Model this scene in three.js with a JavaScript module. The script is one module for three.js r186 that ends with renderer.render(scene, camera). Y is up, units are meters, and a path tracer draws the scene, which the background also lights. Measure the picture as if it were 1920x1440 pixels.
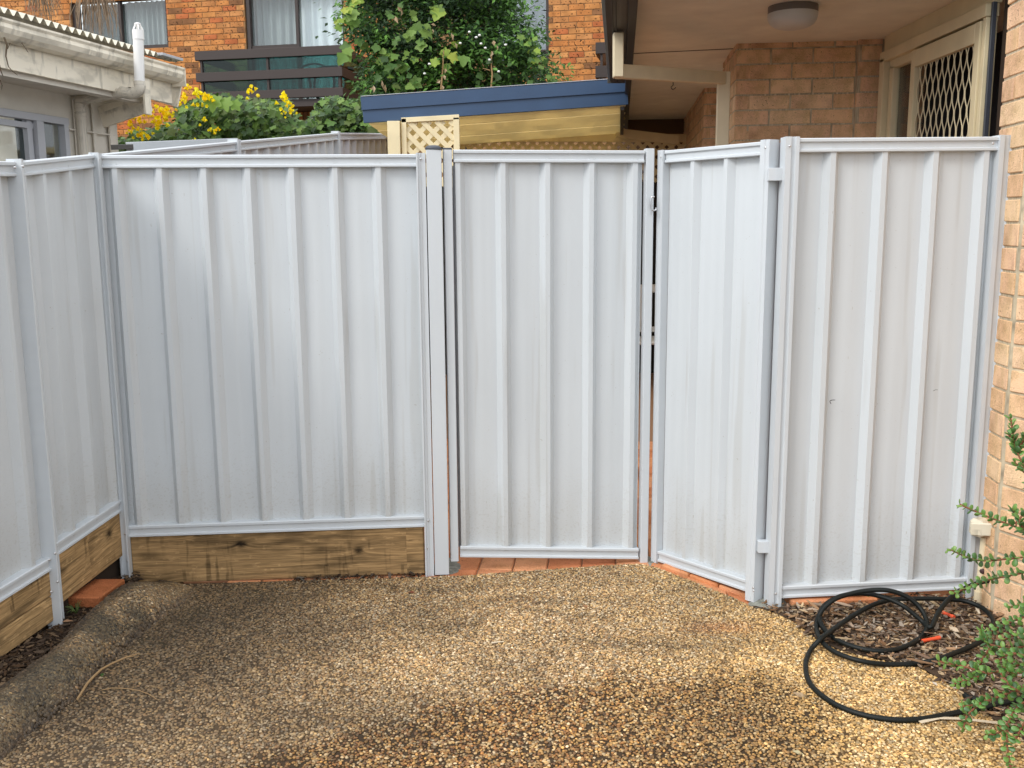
import * as THREE from 'three';
import { mergeGeometries, toCreasedNormals } from 'three/addons/utils/BufferGeometryUtils.js';

// ---------------------------------------------------------------- camera, sky, sun, exposure
const scene = new THREE.Scene();
const EYE = new THREE.Vector3(0, 1.45, 0), PITCH = 9.3 * Math.PI / 180, ROLL = 0.42 * Math.PI / 180, FOCAL = 1800;
const camera = new THREE.PerspectiveCamera(2 * Math.atan(720 / FOCAL) * 180 / Math.PI, 4 / 3, 0.05, 400);
camera.position.copy(EYE);
camera.rotation.order = 'YXZ';
camera.rotation.set(-PITCH, 0, -ROLL);
scene.add(camera);
camera.updateMatrixWorld(true);

const SUN = new THREE.Vector3(-0.8, 0.85, 0.6).normalize();
{
  const w = 256, h = 128, data = new Float32Array(w * h * 4), d = new THREE.Vector3();
  for (let y = 0; y < h; y++) for (let x = 0; x < w; x++) {
    const th = (1 - (y + 0.5) / h) * Math.PI, ph = ((x + 0.5) / w - 0.5) * 2 * Math.PI;
    d.set(Math.sin(th) * Math.cos(ph), Math.cos(th), Math.sin(th) * Math.sin(ph));
    const up = Math.max(0, d.y), glow = Math.max(0, d.dot(SUN));
    let v = 1.0 + 0.1 * up + 0.5 * Math.pow(glow, 3);
    if (d.y < 0) v *= 0.45;
    const o = (y * w + x) * 4;
    data[o] = v * 0.965; data[o + 1] = v; data[o + 2] = v * 1.045; data[o + 3] = 1;
  }
  const sky = new THREE.DataTexture(data, w, h, THREE.RGBAFormat, THREE.FloatType);
  sky.mapping = THREE.EquirectangularReflectionMapping;
  sky.magFilter = sky.minFilter = THREE.LinearFilter;
  sky.needsUpdate = true;
  scene.background = sky; scene.environment = sky;
}
const sun = new THREE.DirectionalLight(new THREE.Color(1, 0.965, 0.91), 1.15);
sun.position.copy(SUN).multiplyScalar(30);
sun.castShadow = true; sun.shadow.radius = 34; sun.shadow.mapSize.set(2048, 2048);
Object.assign(sun.shadow.camera, { left: -14, right: 14, top: 14, bottom: -14, near: 1, far: 80 });
scene.add(sun, sun.target);
const EXPOSURE = 1.44;

// ---------------------------------------------------------------- helpers
const V = (x, y, z) => new THREE.Vector3(x, y, z);
let seed = 20240;
const rnd = () => { seed = (seed + 0x6d2b79f5) | 0; let t = Math.imul(seed ^ (seed >>> 15), 1 | seed); t = (t + Math.imul(t ^ (t >>> 7), 61 | t)) ^ t; return ((t ^ (t >>> 14)) >>> 0) / 4294967296; };
const rr = (a, b) => a + (b - a) * rnd();
const gauss = () => (rnd() + rnd() + rnd() + rnd() - 2) * 1.2;
const pick = (a) => a[Math.floor(rnd() * a.length)];
const clamp = (v, a = 0, b = 1) => Math.min(b, Math.max(a, v));
const smooth = (a, b, v) => { const t = clamp((v - a) / (b - a)); return t * t * (3 - 2 * t); };
const lerp = (a, b, t) => a + (b - a) * t;
const hash = (x, y) => { let h = Math.imul(x, 374761393) ^ Math.imul(y, 668265263); h = Math.imul(h ^ (h >>> 13), 1274126177); return ((h ^ (h >>> 16)) >>> 0) / 4294967296; };
function vnoise(x, y, per = 0) {
  const xi = Math.floor(x), yi = Math.floor(y), fx = x - xi, fy = y - yi, u = fx * fx * (3 - 2 * fx), v = fy * fy * (3 - 2 * fy);
  const w = per ? (n) => ((n % per) + per) % per : (n) => n;
  return lerp(lerp(hash(w(xi), w(yi)), hash(w(xi + 1), w(yi)), u), lerp(hash(w(xi), w(yi + 1)), hash(w(xi + 1), w(yi + 1)), u), v);
}
function fbm(x, y, oct = 4, per = 0) { let s = 0, a = 0.5, n = 0; for (let i = 0; i < oct; i++) { s += a * vnoise(x + i * 7 * (per ? 0 : 1), y, per); n += a; a *= 0.5; x *= 2; y *= 2; per *= 2; } return s / n; }

// surveyed rays: a place in the photograph and a distance or height give the point in metres
const RQ = camera.quaternion;
const ray = (px, py) => V((px - 960) / FOCAL, (720 - py) / FOCAL, -1).applyQuaternion(RQ);
const at = (px, py, d) => { const v = ray(px, py); return v.multiplyScalar(d / -v.z).add(EYE); };
const onGround = (px, py, y = 0) => { const v = ray(px, py); return v.multiplyScalar((y - EYE.y) / v.y).add(EYE); };

const counts = {};
function numbered(name) { const n = counts[name] = (counts[name] ?? -1) + 1; return n ? `${name}_${String(n).padStart(3, '0')}` : name; }
function tag(o, label, category, group, kind) { Object.assign(o.userData, { label, category }); if (group) o.userData.group = group; if (kind) o.userData.kind = kind; return o; }
function thing(name, label, category, pos, group) { const g = new THREE.Group(); g.name = numbered(name); if (pos) g.position.copy(pos); scene.add(g); return tag(g, label, category, group); }
function shade(m) { m.castShadow = true; m.receiveShadow = true; return m; }
function part(name, geo, mat, parent) { const m = shade(new THREE.Mesh(Array.isArray(geo) ? merge(geo) : geo, mat)); m.name = name; if (parent) parent.add(m); return m; }
function solo(name, geo, mat, label, category, group) { const m = part(numbered(name), geo, mat, scene); return tag(m, label, category, group); }
function structure(name, geo, mat) { const m = part(name, geo, mat, scene); m.userData.kind = 'structure'; return m; }
// geometry stays in world space while a thing is built; rebase() then moves the thing's origin to its base
function rebase(g, p) { g.position.copy(p); for (const c of g.children) c.position.sub(p); return g; }

function clean(g) {
  let n = g.index ? g.toNonIndexed() : g;
  for (const k of Object.keys(n.attributes)) if (!['position', 'normal', 'uv', 'color'].includes(k)) n.deleteAttribute(k);
  if (!n.attributes.normal) n.computeVertexNormals();
  if (!n.attributes.uv) uvBox(n);
  return n;
}
function merge(list) { return list.length === 1 ? clean(list[0]) : mergeGeometries(list.map(clean)); }
function uvBox(g, s = 1, ou = 0, ov = 0) {               // box-projected uv in metres
  const p = g.attributes.position, uv = new Float32Array(p.count * 2), a = V(), b = V(), c = V();
  for (let i = 0; i + 2 < p.count; i += 3) {
    a.fromBufferAttribute(p, i); b.fromBufferAttribute(p, i + 1); c.fromBufferAttribute(p, i + 2);
    const n = b.clone().sub(a).cross(c.clone().sub(a)), x = Math.abs(n.x), y = Math.abs(n.y), z = Math.abs(n.z);
    [a, b, c].forEach((q, k) => {
      const [u, v] = x > y && x > z ? [q.z, q.y] : y > z ? [q.x, q.z] : [q.x, q.y];
      uv[(i + k) * 2] = u * s + ou; uv[(i + k) * 2 + 1] = v * s + ov;
    });
  }
  g.setAttribute('uv', new THREE.BufferAttribute(uv, 2));
  return g;
}
function flip(g) { const n = g.index ? g.toNonIndexed() : g; for (const k of Object.keys(n.attributes)) { const at2 = n.attributes[k], s = at2.itemSize; for (let i = 0; i < at2.count; i += 3) for (let j = 0; j < s; j++) { const t = at2.array[(i + 1) * s + j]; at2.array[(i + 1) * s + j] = at2.array[(i + 2) * s + j]; at2.array[(i + 2) * s + j] = t; } } return n; }
function toBasis(g, o, X, Y, Z) {
  const m = new THREE.Matrix4().makeBasis(X, Y, Z).setPosition(o);
  let n = clean(g);
  if (m.determinant() < 0) n = flip(n);
  n.applyMatrix4(m); n.computeVertexNormals();
  return n;
}
function chamferBox(w, h, d, c = 0.003, jit = 0) {
  const P = [], x = w / 2, y = h / 2, z = d / 2, tri = [];
  const pt = (sx, sy, sz, ax) => { const k = 1 - 0; return V(sx * (x - (ax === 0 ? 0 : c)) * k, sy * (y - (ax === 1 ? 0 : c)), sz * (z - (ax === 2 ? 0 : c))); };
  const off = {};
  const J = (sx, sy, sz) => off[sx + ',' + sy + ',' + sz] ??= V(gauss() * jit, gauss() * jit, gauss() * jit);
  const q = (sx, sy, sz, ax) => pt(sx, sy, sz, ax).add(J(sx, sy, sz));
  const face = (...v) => { for (let i = 1; i + 1 < v.length; i++) tri.push(v[0], v[i], v[i + 1]); };
  const cen = V();
  const add = (...v) => { const n = v[1].clone().sub(v[0]).cross(v[2].clone().sub(v[0])), m = v.reduce((s, e) => s.add(e), V()).divideScalar(v.length); n.dot(m) < 0 ? face(...v.reverse()) : face(...v); };
  for (const s of [-1, 1]) {
    add(q(s, -1, -1, 0), q(s, 1, -1, 0), q(s, 1, 1, 0), q(s, -1, 1, 0));
    add(q(-1, s, -1, 1), q(1, s, -1, 1), q(1, s, 1, 1), q(-1, s, 1, 1));
    add(q(-1, -1, s, 2), q(1, -1, s, 2), q(1, 1, s, 2), q(-1, 1, s, 2));
  }
  for (const s of [-1, 1]) for (const t of [-1, 1]) {
    add(q(-1, s, t, 1), q(1, s, t, 1), q(1, s, t, 2), q(-1, s, t, 2));
    add(q(s, -1, t, 0), q(s, 1, t, 0), q(s, 1, t, 2), q(s, -1, t, 2));
    add(q(s, t, -1, 0), q(s, t, 1, 0), q(s, t, 1, 1), q(s, t, -1, 1));
    for (const r of [-1, 1]) add(q(s, t, r, 0), q(s, t, r, 1), q(s, t, r, 2));
  }
  const g = new THREE.BufferGeometry().setFromPoints(tri);
  g.computeVertexNormals();
  return uvBox(g);
}
const box = (w, h, d, x = 0, y = 0, z = 0, c = 0.002) => chamferBox(w, h, d, Math.min(c, w / 3, h / 3, d / 3)).translate(x, y, z);
// a bar of width w (sideways) and height h from A to B
function bar(A, B, w, h, up = V(0, 1, 0), c = 0.002) {
  const Z = B.clone().sub(A), L = Z.length(); Z.normalize();
  const X = up.clone().cross(Z).normalize(), Y = Z.clone().cross(X);
  const g = uvBox(chamferBox(L, h, w, Math.min(c, w / 3, h / 3)), 1, rnd() * 3, rnd() * 3);      // length on local x, so that grain runs along
  return toBasis(g, A.clone().add(B).multiplyScalar(0.5), Z, Y, X);
}
function extrude(profile, A, B, out, up = V(0, 1, 0)) {   // profile [[out, up]...] swept from A to B
  const s = new THREE.Shape(profile.map(([a, b]) => new THREE.Vector2(a, b)));
  const L = B.distanceTo(A), g = new THREE.ExtrudeGeometry(s, { depth: L, bevelEnabled: false, steps: 1 });
  const n = clean(g); uvBox(n, 1, rnd() * 5, rnd() * 5);
  return toBasis(n, A, out, up, B.clone().sub(A).divideScalar(L));
}
function upright(profile, base, u, out, h) {              // plan profile [[u, out]...] raised by h
  const s = new THREE.Shape(profile.map(([a, b]) => new THREE.Vector2(a, b)));
  const g = new THREE.ExtrudeGeometry(s, { depth: h, bevelEnabled: false });
  const n = clean(g); uvBox(n, 1, rnd() * 5, rnd() * 5);
  return toBasis(n, base, u, out, V(0, 1, 0));
}
const tube = (pts, r, seg = 40, rad = 8) => new THREE.TubeGeometry(new THREE.CatmullRomCurve3(pts), seg, r, rad, false);
function polyTube(pts, r, rad = 5) {                     // straight-edged tapering twig
  const out = [];
  for (let i = 0; i + 1 < pts.length; i++) { const a = pts[i], b = pts[i + 1], L = a.distanceTo(b); const g = new THREE.CylinderGeometry(Array.isArray(r) ? r[i + 1] : r, Array.isArray(r) ? r[i] : r, L, rad); g.translate(0, L / 2, 0); g.applyQuaternion(new THREE.Quaternion().setFromUnitVectors(V(0, 1, 0), b.clone().sub(a).normalize())); g.translate(a.x, a.y, a.z); out.push(clean(g)); }
  return out;
}
function flatPoly(pts, y, seg = 0) {                      // a level polygon, points as Vector3, y a number
  const s = new THREE.Shape(pts.map((p) => new THREE.Vector2(p.x, -p.z)));
  const g = new THREE.ShapeGeometry(s); g.rotateX(-Math.PI / 2); g.translate(0, y, 0);
  const n = clean(g), p = n.attributes.position, uv = n.attributes.uv;
  for (let i = 0; i < p.count; i++) uv.setXY(i, p.getX(i), p.getZ(i));
  return n;
}
const inside = (poly, x, z) => { let c = false; for (let i = 0, j = poly.length - 1; i < poly.length; j = i++) { const a = poly[i], b = poly[j]; if ((a.z > z) !== (b.z > z) && x < (b.x - a.x) * (z - a.z) / (b.z - a.z) + a.x) c = !c; } return c; };

// ---------------------------------------------------------------- textures and materials
function texture(w, h, f, srgb = true, rep = 1) {
  const d = new Uint8Array(w * h * 4);
  for (let y = 0; y < h; y++) for (let x = 0; x < w; x++) { const c = f(x / w, y / h, x, y), o = (y * w + x) * 4; for (let k = 0; k < 3; k++) d[o + k] = clamp(Array.isArray(c) ? c[k] : c) * 255; d[o + 3] = 255; }
  const t = new THREE.DataTexture(d, w, h); t.wrapS = t.wrapT = THREE.RepeatWrapping; t.magFilter = THREE.LinearFilter; t.minFilter = THREE.LinearMipmapLinearFilter; t.generateMipmaps = true;
  if (srgb) t.colorSpace = THREE.SRGBColorSpace;
  t.repeat.set(rep, rep); t.needsUpdate = true; return t;
}
const std = (rgb, rough = 0.7, extra = {}) => { const m = new THREE.MeshPhysicalMaterial({ roughness: rough, side: THREE.DoubleSide, specularIntensity: rough > 0.62 ? 0.35 : 1, ...extra }); m.color.setRGB(...rgb); return m; };
const phys = (rgb, rough, extra = {}) => { const m = new THREE.MeshPhysicalMaterial({ roughness: rough, side: THREE.DoubleSide, ...extra }); m.color.setRGB(...rgb); return m; };

const brickMap = texture(512, 512, (u, v) => {
  const n = fbm(u * 8, v * 8, 5, 8), f = vnoise(u * 128, v * 128, 128), blot = fbm(u * 4 + 0.3, v * 4, 3, 4);
  let b = 0.82 + 0.26 * n + 0.1 * (f - 0.5) + 0.14 * (blot - 0.5);
  const pit = vnoise(u * 64, v * 64, 64); if (pit > 0.9) b -= (pit - 0.9) * 4;
  return [b, b * (0.97 + 0.05 * blot), b * (0.94 + 0.1 * n)];
}, true, 2.2);
const brickBump = texture(512, 512, (u, v) => 0.5 * fbm(u * 16, v * 16, 4, 16) + 0.5 * vnoise(u * 128, v * 128, 128) - (vnoise(u * 64, v * 64, 64) > 0.9 ? 0.3 : 0), false, 2.2);
const speckMap = texture(512, 512, (u, v) => {            // dark iron spots of the flats' bricks
  const n = fbm(u * 8, v * 8, 4, 8), s = vnoise(u * 48, v * 48, 48), b = 0.78 + 0.3 * n;
  const k = s > 0.84 ? 0.35 : 1; return [b * k, b * k * 0.98, b * k * 0.96];
}, true, 1.1);
const metalMap = texture(512, 512, (u, v) => { const s = vnoise(u * 64, v * 4, 0) * 0.5 + 0.5 * fbm(u * 6, v * 3, 3, 0), d = fbm(u * 5 + 9, v * 5, 4); const b = 0.965 + 0.02 * s + 0.025 * d; return [b, b, b * 1.003]; }, true, 0.7);
const metalRough = texture(256, 256, (u, v) => [0, 0.78 + 0.22 * fbm(u * 6, v * 6, 4, 6), 0], false, 1.3);
const woodMap = texture(1024, 512, (u, v) => {
  let warp = 0; const knots = [[0.13, 0.3, 0.035], [0.42, 0.72, 0.03], [0.66, 0.22, 0.028], [0.83, 0.6, 0.034], [0.27, 0.85, 0.022]];
  let dark = 0;
  for (const [a, b, r] of knots) { const dx = (u - a) * 2.2, dy = v - b, q = Math.hypot(dx, dy) / r; warp += 1.6 * Math.exp(-q * 0.5) * Math.sign(dy || 1); dark = Math.max(dark, Math.exp(-q * q * 0.9)); }
  const drip = smooth(0.6, 0.8, fbm(u * 60 + 5, v * 3, 3)) * smooth(0.4, 0.7, fbm(u * 6 + 2, v * 2, 2));
  const g = fbm(u * 7, v * 46 + warp * 2 + 2 * fbm(u * 4, v * 3, 2), 4), fine = 0.6 * vnoise(u * 18, v * 150 + warp * 6) + 0.4 * vnoise(u * 60, v * 240), st = fbm(u * 5, v * 4, 4);
  let b = 0.62 + 0.32 * g + 0.26 * (fine - 0.5) - 0.48 * dark - 0.22 * smooth(0.5, 0.75, st) - 0.22 * drip - 0.09 * smooth(0.55, 0.9, vnoise(u * 9, v * 60 + warp * 3));
  const w = smooth(0.7, 0.78, fbm(u * 40, v * 26 + 31, 3)) * 0.1;
  return [b + w, b * 0.965 + w, b * 0.9 + w];
}, true, 1);
woodMap.repeat.set(0.85, 2.6);
const woodBump = texture(512, 512, (u, v) => fbm(u * 8, v * 90, 3), false, 1); woodBump.repeat.set(0.85, 2.6);
const grimeMap = texture(512, 512, (u, v) => { const a = fbm(u * 5, v * 14, 5, 0), b = fbm(u * 22, v * 8 + 4, 4, 0); const g = 1 - 0.13 * smooth(0.45, 0.75, a) - 0.15 * smooth(0.56, 0.85, b); return [g, g * 0.985, g * 0.95]; }, true, 1.1);
const plainMap = texture(256, 256, (u, v) => { const b = 0.9 + 0.1 * fbm(u * 8, v * 8, 5, 8); return [b, b, b]; }, true, 1);
const concreteMap = texture(256, 256, (u, v) => { const b = 0.6 + 0.4 * fbm(u * 12, v * 12, 5, 12); return [b, b, b * 0.97]; }, true, 5);

const sheetMap = texture(1024, 1024, (u, v) => {              // v runs up the sheet: rain splash and dust near its foot
  const s = vnoise(u * 90, v * 3, 0) * 0.5 + 0.5 * fbm(u * 6, v * 3, 3, 0), d = fbm(u * 5 + 9, v * 5, 4);
  let b = 0.962 + 0.025 * s + 0.03 * d, k = smooth(0.2, 0.0, v + (fbm(u * 14, v * 6, 3) - 0.5) * 0.14) * 0.05 + smooth(0.74, 0.8, vnoise(u * 260, v * 420)) * smooth(0.3, 0.0, v) * 0.05 + smooth(0.62, 0.8, fbm(u * 40, v * 2.2 + 3, 3)) * 0.05;
  if (vnoise(u * 210 + 3, v * 210) > 0.985) k += 0.2;
  return [b * (1 - k * 0.75), b * (1 - k * 0.9), b * (1 - k * 1.1)];
}, true, 1);
sheetMap.repeat.set(0.7, 1);
const M = {
  sheet: null,
  steel: std([0.572, 0.605, 0.628], 0.5, { map: metalMap, roughnessMap: metalRough }),
  steelBack: std([0.5, 0.5, 0.53], 0.55, { map: metalMap }),
  screw: std([0.55, 0.55, 0.56], 0.3, { metalness: 0.8 }),
  cap: std([0.045, 0.05, 0.065], 0.4),
  black: std([0.012, 0.012, 0.013], 0.6),
  zinc: std([0.55, 0.56, 0.58], 0.3, { metalness: 0.9 }),
  woodA: std([0.55, 0.375, 0.2], 0.8, { map: woodMap, bumpMap: woodBump, bumpScale: 0.0015 }),
  woodL: std([0.66, 0.46, 0.25], 0.8, { map: woodMap, bumpMap: woodBump, bumpScale: 0.0012 }),
  paver: [[0.62, 0.25, 0.11], [0.66, 0.29, 0.14], [0.58, 0.22, 0.1], [0.68, 0.32, 0.16]].map((c) => std(c, 0.85, { map: brickMap, bumpMap: brickBump, bumpScale: 0.0015 })),
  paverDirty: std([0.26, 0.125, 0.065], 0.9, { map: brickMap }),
  looseBrick: std([0.45, 0.155, 0.06], 0.75, { map: brickMap, bumpMap: brickBump, bumpScale: 0.002 }),
  house: [[0.83, 0.565, 0.345], [0.81, 0.53, 0.31], [0.85, 0.6, 0.37], [0.79, 0.51, 0.305], [0.82, 0.54, 0.335]].map((c) => std(c, 0.9, { map: brickMap, bumpMap: brickBump, bumpScale: 0.002 })),
  mortar: std([0.8, 0.68, 0.52], 0.95, { map: concreteMap }),
  flats: [[0.57, 0.265, 0.1], [0.55, 0.245, 0.09], [0.62, 0.285, 0.1], [0.55, 0.22, 0.07], [0.6, 0.27, 0.09], [0.58, 0.245, 0.08], [0.63, 0.3, 0.11], [0.56, 0.23, 0.075], [0.5, 0.16, 0.06], [0.27, 0.13, 0.06]].map((c) => std(c, 0.85, { map: speckMap })),
  flatsMortar: std([0.3, 0.17, 0.08], 0.95),
  brown: std([0.035, 0.022, 0.018], 0.55),
  greenGlass: phys([0.2, 0.42, 0.4], 0.05, { transmission: 1, thickness: 0, specularIntensity: 0.6 }),
  glass: phys([0.93, 0.96, 0.96], 0.03, { transmission: 1, thickness: 0 }),
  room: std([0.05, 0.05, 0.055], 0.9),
  curtainGrey: std([0.34, 0.36, 0.36], 0.9),
  curtain: std([0.74, 0.77, 0.79], 0.9),
  curtainDark: std([0.09, 0.11, 0.11], 0.9),
  garden: std([0.02, 0.05, 0.05], 0.5),
  blue: std([0.036, 0.08, 0.165], 0.45, { map: plainMap }),
  cream: std([0.88, 0.75, 0.47], 0.6, { map: plainMap }),
  creamDoor: std([0.76, 0.65, 0.42], 0.55, { map: plainMap }),
  pipeCream: std([0.82, 0.7, 0.48], 0.5, { map: plainMap }),
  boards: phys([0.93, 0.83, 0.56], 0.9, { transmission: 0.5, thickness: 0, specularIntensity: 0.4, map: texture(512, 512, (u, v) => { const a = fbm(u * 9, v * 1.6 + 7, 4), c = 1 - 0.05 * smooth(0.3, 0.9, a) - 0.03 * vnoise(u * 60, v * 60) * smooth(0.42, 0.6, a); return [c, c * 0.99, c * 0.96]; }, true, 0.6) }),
  soffit: std([0.93, 0.89, 0.76], 0.75, { map: plainMap }),
  gutterDark: std([0.075, 0.07, 0.062], 0.5, { map: plainMap }),
  fascia: std([0.03, 0.03, 0.032], 0.5),
  grimy: std([0.84, 0.8, 0.72], 0.65, { map: grimeMap }),
  fibro: std([0.78, 0.73, 0.64], 0.85, { map: plainMap }),
  roofSheet: std([0.62, 0.6, 0.53], 0.6, { map: grimeMap }),
  pvc: std([0.8, 0.79, 0.77], 0.35),
  pvcOld: std([0.62, 0.59, 0.54], 0.6, { map: grimeMap }),
  alu: std([0.42, 0.43, 0.46], 0.4),
  concrete: std([0.38, 0.38, 0.35], 0.9, { map: concreteMap, bumpMap: concreteMap, bumpScale: 0.004 }),
  whitePlastic: std([0.82, 0.82, 0.82], 0.35),
  hose: phys([0.006, 0.008, 0.007], 0.5, { specularIntensity: 0.5 }),
  stick: std([0.34, 0.22, 0.11], 0.85),
  stick2: std([0.3, 0.22, 0.15], 0.85),
  orange: std([0.72, 0.09, 0.03], 0.5),
  strap: std([0.6, 0.5, 0.36], 0.5),
  stem: std([0.2, 0.075, 0.04], 0.7),
  bark: std([0.12, 0.09, 0.06], 0.9),
  box: std([0.66, 0.62, 0.52], 0.5, { map: grimeMap }),
  lampGlass: phys([0.72, 0.7, 0.66], 0.3, { transmission: 0.25, thickness: 0 }),
  lampBase: std([0.16, 0.14, 0.13], 0.4),
};
M.sheet = M.steel.clone(); M.sheet.map = sheetMap;
const leafMat = (rgb, t = 0.35) => phys(rgb, 0.55, { transmission: t, thickness: 0, specularIntensity: 0.5 });

// ---------------------------------------------------------------- ground
const groundMat = std([0.1, 0.075, 0.05], 0.95);
{ const g = new THREE.PlaneGeometry(240, 240); g.rotateX(-Math.PI / 2); g.translate(0, -0.06, 0); structure('ground', g, groundMat); }

const G = onGround;
const driveEdge = [G(250, 1099), G(400, 1096), G(600, 1090), G(790, 1085), G(873, 1082), G(950, 1076), G(1040, 1070), G(1120, 1064), G(1198, 1060), G(1228, 1066), G(1300, 1094), G(1370, 1122), G(1408, 1140)];
const bedEdge = [G(1408, 1140), G(1450, 1152), G(1495, 1172), G(1530, 1203), G(1580, 1226), G(1660, 1243), G(1720, 1254), G(1790, 1292), G(1850, 1345), G(1930, 1400)];
const drivePoly = [...driveEdge, ...bedEdge.slice(1), V(2.4, 0, -2.3), V(2.6, 0, 0.6), V(-2.6, 0, 0.6), V(-2.1, 0, -2.5), G(-60, 1400), G(60, 1330), G(150, 1245), G(235, 1165)];
// what colour the aggregate and its bed have at a place (mud on the left, bright stones on the right, a scrubbed dark patch in front)
const patchA = [G(300, 1470), G(560, 1392), G(760, 1340), G(960, 1297), G(1150, 1275), G(1300, 1262), G(1440, 1255), G(1500, 1290), G(1560, 1340), G(1600, 1480)];
function distPoly(poly, x, z) { let m = 9; for (let i = 0, j = poly.length - 1; i < poly.length; j = i++) { const a = poly[i], b = poly[j], dx = b.x - a.x, dz = b.z - a.z, t = clamp(((x - a.x) * dx + (z - a.z) * dz) / (dx * dx + dz * dz)); m = Math.min(m, Math.hypot(x - a.x - dx * t, z - a.z - dz * t)); } return m; }
const damp = [[G(520, 1125), 0.35, 0.035], [G(800, 1112), 0.5, 0.03], [G(1010, 1140), 0.4, 0.03], [G(1230, 1210), 0.35, 0.03], [G(450, 1115), 0.3, 0.05], [G(380, 1150), 0.2, 0.06], [G(300, 1190), 0.1, 0.1], [G(960, 1165), 0.4, 0.02]];
function tone(x, z) {
  const n = fbm(x * 3 + 11, z * 3 + 5, 4), n2 = fbm(x * 9 + 3, z * 9, 3);
  const sd = distPoly(patchA, x, z) * (inside(patchA, x, z) ? 1 : -1);
  const scrub = smooth(-0.06, 0.1, sd + (n2 - 0.5) * 0.2 + (n - 0.5) * 0.12);
  let wet = 0; for (const [c, a, b] of damp) { const q = ((x - c.x) / a) ** 2 + ((z - c.z + (n - 0.5) * 0.34 + (n2 - 0.5) * 0.08) / (b * 1.3)) ** 2; wet = Math.max(wet, Math.exp(-q) * 0.62); }
  const left = smooth(-0.1, -1.25, x + (n - 0.5) * 0.5);                  // mud
  const gold = smooth(0.2, 1.2, x + (n - 0.5) * 0.6);
  const rust = Math.exp(-(((x - 0.75) / 0.12) ** 2 + ((z + 3.3) / 0.05) ** 2)) * 0.5;
  return { n, n2, scrub, wet, left, gold, rust };
}
{
  const X0 = -2.6, Z0 = -4.3, S = 5.2, N = 1024;
  const t = texture(N, N, (u, v) => {
    const x = X0 + u * S, z = Z0 + v * S, { n, n2, scrub, wet, left, gold, rust } = tone(x, z), g = fbm(x * 60, z * 60, 3);
    let c = [0.125, 0.078, 0.036];
    c = c.map((k, i) => lerp(k, [0.062, 0.042, 0.024][i], left));
    c = c.map((k, i) => lerp(k, [0.2, 0.115, 0.04][i], gold * 0.7));
    c = c.map((k, i) => lerp(k, [0.045, 0.028, 0.015][i], scrub * 0.92));
    c = c.map((k, i) => lerp(k, [0.07, 0.055, 0.03][i], wet));
    c = c.map((k, i) => lerp(k, [0.4, 0.16, 0.05][i], rust));
    const b = (0.62 + 0.5 * n) * (0.7 + 0.6 * g) * (0.85 + 0.3 * n2);
    return c.map((k) => Math.pow(clamp(k * b), 1 / 2.2));
  });
  t.wrapS = t.wrapT = THREE.ClampToEdgeWrapping;
  const g = flatPoly(drivePoly, 0.006), p = g.attributes.position, uv = g.attributes.uv;
  for (let i = 0; i < p.count; i++) uv.setXY(i, (p.getX(i) - X0) / S, (p.getZ(i) - Z0) / S);
  structure('driveway', g, std([1, 1, 1], 0.85, { map: t }));
}
const pebbleGeo = (() => { const g = new THREE.IcosahedronGeometry(1, 1); const p = g.attributes.position; for (let i = 0; i < p.count; i++) { const v = V().fromBufferAttribute(p, i), k = 1 + 0.22 * (vnoise(v.x * 1.7 + 9, v.y * 1.7 + v.z * 2.3 + 5) - 0.5); p.setXYZ(i, v.x * k, v.y * k, v.z * k); } return toCreasedNormals(g, 1.2); })();
const STONES = [[0.62, 0.4, 0.16], [0.55, 0.33, 0.12], [0.68, 0.48, 0.24], [0.45, 0.25, 0.09], [0.66, 0.52, 0.33], [0.32, 0.17, 0.07], [0.5, 0.36, 0.2], [0.22, 0.13, 0.07], [0.4, 0.2, 0.07], [0.72, 0.6, 0.42]];
function pebbles(list, name, parent) {                    // list of [position, normal, radius, colour]
  const im = new THREE.InstancedMesh(pebbleGeo, std([1, 1, 1], 0.55), list.length), m = new THREE.Matrix4(), q = new THREE.Quaternion(), q2 = new THREE.Quaternion(), c = new THREE.Color();
  list.forEach(([p, n, r, rgb], i) => {
    q.setFromUnitVectors(V(0, 1, 0), n).multiply(q2.setFromAxisAngle(V(0, 1, 0), rnd() * 6.283));
    m.compose(p, q, V(r * rr(0.95, 1.45), r * rr(0.5, 0.75), r * rr(0.75, 1.05)));
    im.setMatrixAt(i, m); im.setColorAt(i, c.setRGB(...rgb));
  });
  im.name = name; im.userData.kind = 'stuff'; shade(im); parent.add(im); return im;
}
const stoneColour = (x, z, base = pick(STONES)) => {
  const { scrub, wet, left, gold, rust, n } = tone(x, z);
  let c = base.map((k, i) => lerp(k, [0.38, 0.245, 0.115][i], 0.42 * (1 - scrub) * (1 - gold * 0.6)));      // dust unless scrubbed
  c = c.map((k, i) => lerp(k, [0.21, 0.13, 0.06][i], left * 0.6));
  c = c.map((k, i) => lerp(k, k * [0.56, 0.44, 0.26][i], scrub * (0.55 + 0.45 * hash(Math.floor(x * 900), Math.floor(z * 900)))));
  c = c.map((k, i) => lerp(k, [0.72, 0.46, 0.15][i], gold * 0.35));
  c = c.map((k, i) => lerp(k, k * [0.42, 0.4, 0.36][i], wet));
  c = c.map((k, i) => lerp(k, [0.42, 0.15, 0.04][i], rust));
  const b = (0.62 + 0.7 * n) * rr(0.4, 1.5) * lerp(0.8, 0.56, left) * (hash(Math.floor(x * 311), Math.floor(z * 977)) > 0.93 ? 1.5 : 1);
  return c.map((k) => k * b);
};
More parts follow.
